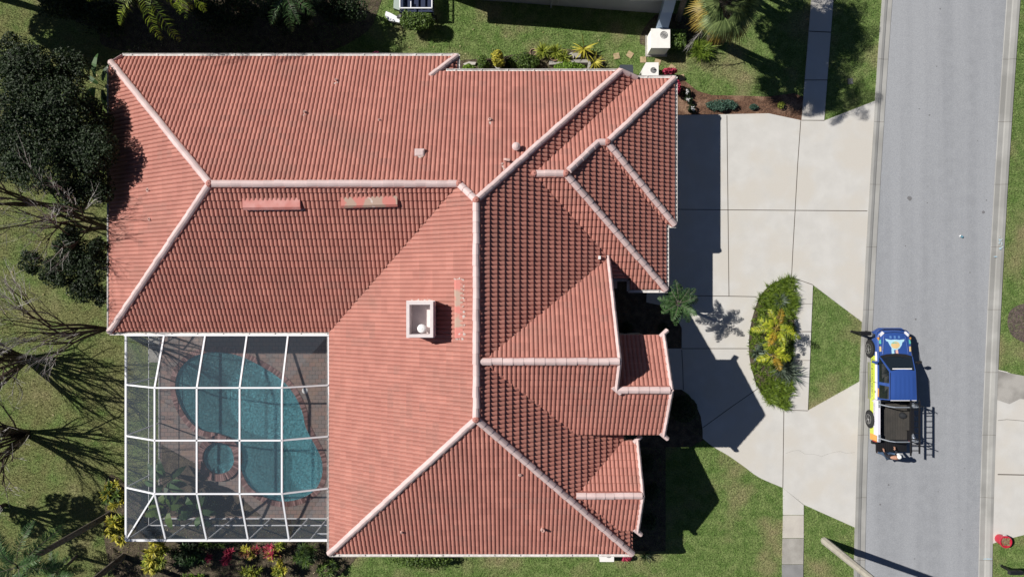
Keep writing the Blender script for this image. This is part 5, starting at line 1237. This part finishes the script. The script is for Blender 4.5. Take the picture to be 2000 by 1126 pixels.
def sabal(label, base, top, seed, L=1.15, green=26, dead=16, m=l_sab, name='fan_palm', pet=.75, tr=.17, gold=8, nb=24, bw=.055, dr=1.2):
    t = empty(name, (*base, 0), label=label, cat='palm tree'); r = random.Random(seed); b = Vector((*base, 0)); tp = Vector(top)
    mb = MB(); mb.tube([b.lerp(tp, i / 6) for i in range(7)], [tr * 1.1, tr, tr, tr, tr, tr * 1.1, tr * .9], 12)
    for k in range(40): a = r.uniform(0, 6.28); q = b.lerp(tp, r.uniform(.3, 1)); mb.bar(q + Vector((math.cos(a) * tr, math.sin(a) * tr, 0)), q + Vector((math.cos(a) * (tr + .14), math.sin(a) * (tr + .14), .18)), .05, .02)
    mb.build('trunk', m_ptrunk, t); mb = MB()
    for k in range(green): fan_leaf(mb, tp, k * 2.4, r.uniform(.0, 1.3), pet * r.uniform(.7, 1.1), L, 0, 1, r, nb, dr * r.uniform(.75, 1.25), w=bw)
    for k in range(gold): fan_leaf(mb, tp, r.uniform(2.4, 5.2), r.uniform(-.5, -.1), pet, L, 2, 1, r, 20, 1.2)
    mb.build('crown', [m, m_ptrunk, l_gold], t)
    if dead:
        mb = MB()
        for k in range(dead): fan_leaf(mb, tp - Vector((0, 0, .2)), r.uniform(0, 6.28), r.uniform(-1.3, -.7), pet * .8, L * .8, 0, 1, r, 14, .7, 1.4)
        mb.build('dead_fronds', [l_dead, m_ptrunk], t)
    return t
sabal('fan palm with green and golden leaves above dead fronds at the top edge', (9.6, 12.1), at(1424, 8, 5.0), 61)
queen('small feather palm with dark green arching fronds at the garage corner in the courtyard', g2(1303, 590), at(1322, 592, 2.4), 17, 1.05, l_pdark, 62, None, els=(-.1, 1.0), ll=.34, name='feather_palm', tr=.08, droop=1.2, n=30)
mb = MB(); r_ = random.Random(5); a = at(1382, 45, 2.6); b = at(1345, 92, 1.2)      # dead flower stalk hanging from the fan palm
pts = [a, a.lerp(b, .5) + Vector((0, 0, .25)), b]; mb.tube(pts, [.025, .018, .008], 5)
for k in range(22): q = a.lerp(b, r_.uniform(.2, 1)) + Vector((0, 0, .15)); mb.tube([q, q + Vector((-.25 + r_.uniform(-.2, .15), -.2 + r_.uniform(-.25, .2), -.15))], [.009, .003], 3)
o = mb.build('flower_stalk', m_twig, [q for q in bpy.data.objects if q.get('label', '').startswith('fan palm with green')][0])
# golden palms on the island
def golden(label, c, h, nf, L, seed):
    t = empty('golden_palm', (c.x, c.y, 0), label=label, cat='palm', group=None); r = random.Random(seed); mb = MB(); mb.tube([(c.x, c.y, 0), (c.x, c.y, h)], [.07, .05], 8); mb.build('stem', m_ptrunk, t); mb = MB()
    for k in range(nf): frond(mb, (c.x, c.y, h), k * 2.4 + r.uniform(-.2, .2), r.uniform(.0, 1.1), L * r.uniform(.8, 1.2), 1.3, .30, .036, 19, r.choice((0, 0, 0, 2)), 1, r, hang=.6, start=.2, vee=.3, jit=.75)
    mb.build('crown', [l_palmy, l_gold, l_orange], t)
golden('larger golden palm on the island bed between drive and sidewalk', at(1516, 641, 1.35), 1.3, 13, 1.08, 71)
golden('smaller golden palm on the island bed, just south of the larger one', at(1512, 694, 1.0), .9, 9, .75, 72)
mb = MB(); c = at(1538, 727, .35); r_ = random.Random(8)
for dx, dy in ((0, 0), (.3, -.15), (-.25, .1), (.1, .25)): rosette(mb, (c.x + dx, c.y + dy, .1), 60, .75, .035, 0, int(dx * 100 + 7), (.15, 1.3), .35)
simple('spiky_plant', 'grey green spiky plant south of the golden palms on the island', 'plant', mb, l_grey, (c.x, c.y, 0))
mb = MB(); c = at(1482, 690, .3); rosette(mb, (c.x, c.y, .1), 60, .5, .07, 0, 9, (.2, 1.2), .8); rosette(mb, (c.x + .3, c.y + .25, .1), 50, .5, .06, 0, 10, (.2, 1.2), .8)
simple('strap_plant', 'dark glossy strap leaved plant left of the small golden palm', 'plant', mb, l_grey, (c.x, c.y, 0))
mb = MB(); c = at(1527, 588, .3); rosette(mb, (c.x, c.y, .1), 80, .5, .05, 0, 12, (.2, 1.2), .8)
simple('strap_plant', 'dark strap leaved clump north of the golden palms on the island', 'plant', mb, l_grey, (c.x, c.y, 0))
# border grass filling the island
mb = MB(); r_ = random.Random(31); ix = [p[0] for p in island]; iy = [p[1] for p in island]; cnt = 0
while cnt < 760:
    x = r_.uniform(min(ix), max(ix) + .1); y = r_.uniform(min(iy), max(iy))
    ins = inpoly(np.array([x]), np.array([y]), island)[0]
    if not ins: continue
    if x < np.interp(y, [-6, -3, 0], [11.75, 11.75, 12.0]) and r_.random() < .25 and -3.6 < y < 0: continue
    h = .30 if (y > -1.1 or y < -4.5) else .17
    n_ = int(16 if h > .2 else 9)
    for k in range(n_): blade(mb, (x, y, .05), r_.uniform(0, 6.28), r_.uniform(.5, 1.4), h * r_.uniform(.8, 1.5), .022, 1.1, 0, r_, 2)
    cnt += 1
tag(mb.build('border_grass', l_gb), 'mounded border grass covering the island bed', kind='stuff')

# ---- shrubs and beds
bush('hedge_shrub', 'broad clipped green shrub at the top in front of the white framed cart', at(815, 42, .8), (1.05, .52, .5), 3600, .05, l_mid, 101, k=14)
c = at(1322, 76, .6); mb = MB(); cl = [((c.x + i * .2, c.y + j * .2, .5), (.16, .16, .38)) for i in (-1.5, -.5, .5, 1.5) for j in (-1.5, -.5, .5, 1.5)]; leaf_cloud(mb, cl, 1900, .045, 0, 102)
simple('boxed_hedge', 'square clipped hedge right of the tall air conditioner', 'hedge', mb, l_mid, (c.x, c.y, 0))
mb = MB(); c = at(1374, 95, .5)
for i in range(6): rosette(mb, (c.x + rnd.uniform(-.3, .3), c.y + rnd.uniform(-.18, .18), .1), 70, .75, .028, 0, 200 + i, (.6, 1.35), 1.6)
simple('grass_clump', 'bright fountain grass clump at the foot of the fan palm', 'plant', mb, l_gb, (c.x, c.y, 0))
bush('low_shrub', 'low leafy shrub patch against the north eave left of the planters', at(1022, 121, .4), (1.0, .5, .35), 3600, .045, l_mid, 103, k=18)
bush('yellow_shrub', 'upright yellow green shrub in a pot by the north eave', at(972, 114, .9), (.32, .48, .6), 1500, .055, l_yel, 104)
bush('low_shrub', 'small lime herb clump next to the white stone by the north eave', at(915, 132, .25), (.3, .2, .2), 420, .05, l_bright, 105)
bush('low_shrub', 'dark green fern like clump between the lime herbs and the potted yellow shrub', at(942, 123, .4), (.3, .4, .3), 800, .05, l_mid, 106)
bush('low_shrub', 'dark shrub between the yellow shrub and the low shrub patch', at(993, 124, .3), (.28, .4, .25), 600, .045, l_dark, 107)
bush('herb_patch', 'bright lime herbs growing in the concrete trough', at(1112, 131, .45), (.95, .27, .15), 2200, .05, l_bright, 108, k=16, rr=.13, cat='plant')
for i, (x, y, s, m, lb) in enumerate(((1060, 98, .5, l_yel2, 'yellow green potted plant left of the clay ring pot'), (1085, 100, .5, l_yel2, 'full yellow green potted plant in the middle of the side bed'), (1100, 110, .45, l_yel2, 'olive potted plant above the concrete trough'))):
    c = at(x, y, .5); mb = MB(); rosette(mb, (c.x, c.y, .35), 90, s, .05, 0, 300 + i, (.0, 1.3), 1.0); rosette(mb, (c.x + .12, c.y - .05, .3), 50, s, .05, 0, 310 + i, (.0, 1.3), 1.0)
    simple('potted_foliage', lb, 'plant', mb, m, (c.x, c.y, 0))
def pot(label, x, y, r, h, m, filled=True):
    c = g2(x, y); t = empty('plant_pot', (*c, 0), label=label, cat='plant pot', group=None); mb = MB(); mb.lathe((*c, 0), [(r * .75, 0), (r * .95, h), (r * 1.05, h), (r * 1.05, h + .03), (r * .9, h + .03), (r * .86, h - .04)], 18); mb.build('pot', m, t)
    mb = MB(); mb.lathe((*c, 0), [(r * .87, h - .04), (.001, h - .03)], 14); mb.build('soil', m_soil, t)
pot('clay ring pot at the left end of the potted plants', 1041, 106, .16, .28, m_terra); pot('pale pot between the potted plants and the trough', 1113, 116, .16, .30, mat('pale_pot', (.6, .57, .53), .8)); pot('wide clay pot under the full yellow green plant', 1082, 113, .24, .28, m_terra)
pot('white pot at the right end of the trough', 1153, 136, .14, .3, mat('white_pot', (.62, .62, .6), .7)); pot('white pot holding the upright yellow shrub', 973, 132, .15, .3, mat('white_pot2', (.65, .63, .6), .7)); pot('dark pot under the long yellow blades', 1143, 102, .18, .3, mat('dark_pot', (.07, .055, .045), .7))
mb = MB(); a = g2(1070, 126); b = g2(1150, 122); mb.prism([g2(1090,122), g2(1152,121), g2(1152,146), g2(1147,146), g2(1147,127), g2(1090,128)], 0, .36); tag(mb.build('concrete_trough', m_conc_old, loc=(*g2(1120, 126), 0)), 'L shaped concrete trough edging around the bright herbs', 'planter')
mb = MB(); mb.prism([g2(1113,106), g2(1133,104), g2(1134,115), g2(1114,117)], 0, .25, bottom=True); tag(mb.build('concrete_block', m_conc_old, loc=(*g2(1122, 110), 0)), 'grey concrete block behind the trough, right of the pale pot', 'block')
mb = MB(); mb.prism([g2(1072,122), g2(1090,121), g2(1090,128), g2(1072,129)], 0, .2, bottom=True); tag(mb.build('concrete_block', m_conc_old, loc=(*g2(1080, 125), 0)), 'grey concrete block at the left end of the trough', 'block')
mb = MB(); mb.prism([g2(905,126), g2(916,122), g2(930,123), g2(928,128), g2(908,129)], 0, .12, bottom=True); tag(mb.build('edging_stone', mat('pale_stone', (.5, .47, .43), .9), loc=(*g2(917, 126), 0)), 'pale flat edging stone near the notch of the north eave', 'stone')
mb = MB(); c = at(1143, 88, .9); rosette(mb, (c.x, c.y, .4), 26, .75, .06, 0, 15, (.1, 1.1), .9)
simple('yellow_cordyline', 'plant with long yellow blades standing north of the trough', 'plant', mb, l_yel, (c.x, c.y, 0))
mb = MB(); c = at(1162, 120, .6); rosette(mb, (c.x, c.y, .45), 30, .6, .05, 0, 16, (-.1, 1.0), .9); rosette(mb, (c.x + .1, c.y - .1, .3), 30, .5, .04, 1, 17, (-.1, 1.0), .9)
simple('yellow_cordyline', 'drooping yellow and green plant at the right end of the trough', 'plant', mb, [l_yel, l_dark], (c.x, c.y, 0))
for i, (x, y, rx, ry, m, lb) in enumerate(((1308, 139, .45, .16, l_red, 'red leaved shrub beside the low white cabinet'), (1322, 170, .2, .42, l_red, 'red leaved shrub along the garage roof corner'))): bush('red_shrub', lb, at(x, y, .5), (rx, ry, .35), 800, .05, m, 120 + i)
for i, (x, y, lb) in enumerate(((1341, 181, 'white blossomed plant nearest the red shrub by the garage'), (1345, 195, 'middle white blossomed plant in the dark bed by the garage'), (1351, 213, 'white blossomed plant closest to the drive corner'))):
    c = at(x, y, .35); mb = MB(); leaf_cloud(mb, sub_clumps((c.x, c.y, .25), (.2, .16, .1), 6, .12, i + 5), 260, .05, 0, i); leaf_cloud(mb, sub_clumps((c.x + .02, c.y, .4), (.16, .12, .05), 5, .05, i * 3 + 9), 34, .04, 1, i + 3)
    simple('flowering_plant', lb, 'plant', mb, [l_dark, l_wh], (c.x, c.y, 0))
bush('juniper', 'wide blue green juniper in the bark bed north of the drive', at(1408, 205, .2), (.95, .32, .18), 2600, .04, l_blue, 130, k=22, rr=.16)
bush('juniper', 'tiny blue green juniper right of the wide one', at(1472, 209, .15), (.24, .18, .12), 420, .035, l_blue, 131)
bush('low_shrub', 'yellowish small shrub in the shaded end of the bark bed', at(1525, 205, .2), (.2, .22, .15), 300, .035, l_yel2, 132)
c = at(1338, 800, 1.0); mb = MB(); leaf_cloud(mb, [((c.x, c.y, .75), (.62, .62, .62))], 2600, .05, 0, 133, shell=.9)
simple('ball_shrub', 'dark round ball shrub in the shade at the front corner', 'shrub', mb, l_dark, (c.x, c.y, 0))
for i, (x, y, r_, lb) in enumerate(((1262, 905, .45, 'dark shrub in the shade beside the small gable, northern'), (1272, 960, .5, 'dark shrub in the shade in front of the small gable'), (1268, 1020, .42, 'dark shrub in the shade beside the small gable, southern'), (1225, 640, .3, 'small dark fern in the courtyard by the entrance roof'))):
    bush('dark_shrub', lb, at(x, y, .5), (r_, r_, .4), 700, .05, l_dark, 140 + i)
bush('red_shrub', 'crimson shrub between the white cabinet and the south front corner', at(1224, 1089, .3), (.3, .18, .2), 420, .05, l_red, 150)
mb = MB(); c = at(1262, 1086, .3); rosette(mb, (c.x, c.y, .15), 34, .5, .04, 0, 18, (.1, 1.0), .6); simple('spiky_plant', 'dark spiky plant on the lawn edge by the south front corner', 'plant', mb, l_dark, (c.x, c.y, 0))
bush('hedge_shrub', 'clipped green hedge peeking out under the south eave', at(822, 1092, .6), (1.95, .42, .45), 4200, .048, l_mid, 151, k=26, rr=.3)
bush('pink_flower_shrub', 'pink flowers peeking over the north eave beside the dark trees', at(735, 105, .8), (.2, .12, .2), 160, .05, l_pink, 152)
bush('ball_shrub', 'low dark shrub on the drive side of the courtyard palm', at(1296, 640, .3), (.3, .3, .25), 420, .04, l_dark, 153)

def rosette_shrub(name, label, px, py, h, rx, ry, n, L, w, mats, seed, cat='shrub', heads=14, el=(0, 1.2)):
    c = at(px, py, h); r = random.Random(seed); mb = MB(); 
    for k in range(heads):
        d = rv(r); x = c.x + d.x * rx; y = c.y + d.y * ry; z = max(.15, h + (abs(d.z) - .5) * h * .5); mm = r.choice(range(len(mats)))
        rosette(mb, (x, y, z), n, L, w, mm, seed * 50 + k, el, .8); mb.tube([(c.x, c.y, 0), (x, y, z)], [.015, .008], 4, len(mats))
    return simple(name, label, cat, mb, list(mats) + [m_bark], (c.x, c.y, 0))
rosette_shrub('yellow_croton', 'yellow variegated shrub at the north end of the enclosure corner bed', 222, 968, 1.2, .5, .6, 26, .36, .075, [l_yel, l_yel, l_mid], 401, heads=20)
rosette_shrub('yellow_croton', 'yellow variegated shrub under the enclosure corner, south of the leaning trunk', 228, 1032, 1.1, .45, .75, 26, .36, .075, [l_yel, l_yel, l_yel2], 402, heads=22)
rosette_shrub('yellow_croton', 'big yellow variegated shrub below the enclosure left corner', 300, 1088, 1.1, .6, .7, 26, .36, .075, [l_yel, l_yel2, l_yel], 403, heads=26)
rosette_shrub('red_croton', 'small crimson rosette in the dark bed below the enclosure', 408, 1091, .7, .1, .12, 22, .22, .05, [l_red], 404, heads=4)
rosette_shrub('red_croton', 'tall crimson croton left of the mixed crotons', 444, 1088, .9, .2, .4, 24, .26, .055, [l_red], 405, heads=10)
rosette_shrub('mixed_croton', 'bronze and crimson croton cluster directly below the enclosure', 490, 1077, .9, .45, .22, 24, .28, .05, [l_redd, l_red, l_yel], 406, heads=15)
rosette_shrub('mixed_croton', 'bronze, crimson and yellow croton right of the bronze cluster', 530, 1078, .9, .35, .4, 24, .28, .055, [l_redd, l_red, l_yel], 407, heads=14)
rosette_shrub('yellow_croton', 'lime yellow shrub at the bottom edge under the crotons', 488, 1116, .7, .4, .25, 24, .3, .04, [l_yel2, l_yel], 408, heads=12)
rosette_shrub('yellow_croton', 'lime yellow shrub at the bottom edge right of the mixed croton', 548, 1112, .7, .3, .35, 24, .3, .06, [l_yel2, l_yel], 409, heads=12)
rosette_shrub('yellow_croton', 'small yellow shrub close to the enclosure above the mixed crotons', 547, 1064, .8, .2, .12, 24, .26, .06, [l_yel, l_yel2], 410, heads=6)
rosette_shrub('fern_shrub', 'dark green feathery shrub by the roof corner below the enclosure', 598, 1085, .9, .55, .5, 40, .36, .025, [l_pdark, l_dark, l_mid], 411, heads=26)
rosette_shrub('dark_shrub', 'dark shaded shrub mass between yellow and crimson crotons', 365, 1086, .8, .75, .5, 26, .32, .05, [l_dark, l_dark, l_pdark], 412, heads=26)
rosette_shrub('low_groundcover', 'bright green low groundcover at the bottom edge below the dark shrub', 372, 1126, .25, .6, .15, 24, .16, .04, [l_bright, l_mid], 413, heads=14, cat='plant')
rosette_shrub('low_groundcover', 'green low groundcover along the foot of the enclosure wall', 425, 1062, .4, 1.1, .1, 20, .2, .035, [l_mid, l_dark], 414, heads=16, cat='plant')
rosette_shrub('dark_shrub', 'dark shrub at the bottom edge left of the roof corner', 640, 1110, .5, .5, .4, 22, .25, .04, [l_dark, l_mid], 415, heads=16)
# paddle leaved plants inside the enclosure
def paddle(label, c, h, n, L, w, seed):
    t = MB(); r = random.Random(seed)
    for k in range(n):
        a = r.uniform(0, 6.28); e = r.uniform(.3, 1.2); q = Vector((c[0], c[1], 0)) + Vector((math.cos(a) * .25, math.sin(a) * .25, h * r.uniform(.6, 1))); t.tube([(c[0], c[1], 0), q], [.02, .012], 5, 1); blade(t, q, a, e * .6, L * r.uniform(.7, 1.1), w, 1.3, 0, r, 4)
    simple('paddle_leaf_plant', label, 'plant', t, [l_pdark if seed % 2 else l_mid, l_mid], (c[0], c[1], 0))
paddle('big leaved plant inside the enclosure beside the left screen wall', g2(348, 925), 1.7, 14, .95, .32, 501); paddle('big leaved plant inside the enclosure at its bottom left corner', g2(352, 975), 1.5, 16, .9, .3, 502); paddle('big leaved plant inside the enclosure below the spa', g2(405, 985), 1.3, 14, .8, .28, 503)
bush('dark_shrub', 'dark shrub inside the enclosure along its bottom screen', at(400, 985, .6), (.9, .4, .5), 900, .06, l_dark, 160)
bush('ball_shrub', 'small white dotted shrub inside the enclosure near the bottom left', at(352, 985, 1.0), (.4, .4, .4), 500, .05, l_dark, 161)
paddle('banana plant with torn leaves at the north west roof corner', g2(232, 185), 2.2, 9, 1.1, .22, 505)

# ---- dark wood at the top left
wood = [(-25.4, 14.6, 5.2, 2.1), (-22.8, 14.3, 6.4, 2.2), (-20.4, 14.2, 6.6, 2.2), (-18.0, 14.2, 6.8, 2.2), (-15.6, 14.1, 6.6, 2.1), (-13.4, 14.0, 5.2, 1.6)]
labs = ['dark tree at the top left corner, first of the row behind the lawn', 'second dark tree of the row at the top left', 'third dark tree of the row, behind the golden green palms', 'fourth dark tree of the row, tallest above the north eave', 'fifth dark tree of the row at the top', 'last and smallest dark tree of the row, next to the clipped shrub']
for i, (x, y, h, r_) in enumerate(wood):
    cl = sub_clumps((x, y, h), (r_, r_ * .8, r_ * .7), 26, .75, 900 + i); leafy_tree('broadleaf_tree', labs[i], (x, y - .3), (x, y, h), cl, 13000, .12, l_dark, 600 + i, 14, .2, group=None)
for i, (x, y, rx, ry, h, lb) in enumerate(((130, 10, 1.4, .8, 1.4, 'dark understorey shrub at the top left edge of the wood'), (190, 30, 1.2, .9, 1.2, 'dark understorey shrub bordering the sunlit lawn corner'), (440, 20, 2.0, .9, 1.2, 'dark understorey shrub below the golden green palms'), (560, 20, 1.6, .9, 1.2, 'dark understorey shrub in the middle of the shaded strip'), (660, 15, 1.3, .8, 1.3, 'dark understorey shrub at the right end of the shaded strip'))):
    bush('understorey_shrub', lb, at(x, y, h), (rx, ry, h * .8), 2600, .075, l_dark, 700 + i, k=14)
mb = MB(); r_ = random.Random(4); c = at(560, -8, 3.6)
for k in range(12): frond(mb, c, k * 2.4, r_.uniform(.1, 1.0), 1.6, 1.6, .42, .03, 26, 0, 1, r_, hang=.9)
mb.tube([(c.x, c.y + .2, 0), c], [.13, .1], 8, 1); simple('feather_palm', 'blue green feather palm at the top edge among the dark trees', 'palm tree', mb, [l_pdark, m_ptrunk], (c.x, c.y, 0))

cl = sub_clumps((6.9, 15.3, 8.0), (2.0, 1.5, .9), 26, .6, 950) + sub_clumps((6.2, 13.9, 8.6), (1.5, 1.2, .7), 18, .5, 951)
leafy_tree('broadleaf_tree', 'broad tree beyond the top edge that shades the sidewalk at the top right', (8.7, 16.2), (6.9, 15.2, 7.8), cl, 11000, .11, l_dark, 960, 18, .2)
# ---- lawn blades, leaf litter, bark chips
def scatter_mask(X, Y, holes, keep=None):
    k = np.ones(X.shape, bool)
    for h in holes: k &= ~inpoly(X, Y, h)
    if keep is not None: k &= inpoly(X, Y, keep)
    return k
def road_mask(X, Y):
    py = 563 - Y * 40; px = 1000 + X * 40; return (px < eLo(py) - 1) | (px > eRo(py) + 1)
house_fp = [(-17.6, 9.9), (-17.6, -1.6), (-7.7, -1.6), (-7.7, -11.3), (5.0, -11.3), (5.0, -6.9), (4.6, 0), (6.9, 1), (6.9, 9.0), (-2.7, 9.2), (-2.7, 9.9)]
holes = [drive_poly, walk_top, walk_low, dr2p, island, house_fp, [(HX0, HY0), (HX1, HY0), (HX1, HY1), (HX0, HY1)], mulch_front, walk_mid, [g2(1200,500), g2(1335,560), g2(1331,680), g2(1200,680)], [g2(1240,770), g2(1374,858), g2(1330,872), g2(1240,872)]]
def blades(n, box, seed, L=(.05, .11), w=.012, holes=holes, keep=None, lay=.6):
    g = np.random.default_rng(seed); X = g.uniform(box[0], box[2], n); Y = g.uniform(box[1], box[3], n); k = scatter_mask(X, Y, holes, keep) & road_mask(X, Y); X = X[k]; Y = Y[k]; n = len(X)
    a = g.uniform(0, 2 * np.pi, n); l = g.uniform(*L, n); out = l * g.uniform(.2, lay + .3, n); z = np.sqrt(np.maximum(l ** 2 - out ** 2, .0004)); sx = -np.sin(a) * w / 2; sy = np.cos(a) * w / 2
    V = np.zeros((n, 3, 3)); V[:, 0] = np.stack([X - sx, Y - sy, 0 * X], 1); V[:, 1] = np.stack([X + sx, Y + sy, 0 * X], 1); V[:, 2] = np.stack([X + np.cos(a) * out, Y + np.sin(a) * out, z], 1)
    return V.reshape(-1, 3), n, g.random(n)
def tri_object(name, V, n, val, m):
    me = bpy.data.meshes.new(name); me.vertices.add(len(V)); me.vertices.foreach_set('co', V.ravel()); me.loops.add(3 * n); me.loops.foreach_set('vertex_index', np.arange(3 * n)); me.polygons.add(n); me.polygons.foreach_set('loop_start', np.arange(n) * 3); me.polygons.foreach_set('loop_total', np.full(n, 3)); me.update(calc_edges=True)
    at_ = me.attributes.new('v', 'FLOAT', 'FACE'); at_.data.foreach_set('value', val.astype(np.float32)); me.materials.append(m); o = bpy.data.objects.new(name, me); COL.objects.link(o); return o
V, n, val = blades(420000, (-26, -15, 26, 15), 5, (.06, .15), .02); tag(tri_object('grass', V, n, val, m_blade), kind='stuff')
V, n, val = blades(5000, (7, 8, 15, 11), 6, (.04, .09), .03, [drive_poly], mulch_front, 1.0); tag(tri_object('bark_chips', V, n, val, m_chip), kind='stuff')
mb = MB(); r_ = random.Random(14); m_litter = mat('fallen_leaf', (.34, .28, .11), .8, hue=(.38, .31, .2), var=.3)
for k in range(520):
    z = r_.random()
    if z < .3: x, y = r_.uniform(-25, -18), r_.uniform(-14, 10)
    elif z < .55: x, y = r_.gauss(-21, 1.6), r_.gauss(3.5, 2.5)
    elif z < .7: x, y = r_.uniform(-22, -17), r_.uniform(9.5, 12)
    elif z < .82: x, y = r_.uniform(-6, 7), r_.uniform(9.8, 13)
    else: x, y = r_.uniform(-20, -8), r_.uniform(-14, -11.3)
    if not scatter_mask(np.array([x]), np.array([y]), holes)[0]: continue
    s = r_.uniform(.015, .04); mb.box((x, y, .05), (s * 2, s, .004), rot=Euler((r_.uniform(-.3, .3), r_.uniform(-.3, .3), r_.uniform(0, 6.3))).to_matrix())
tag(mb.build('fallen_leaves', m_litter), kind='stuff')
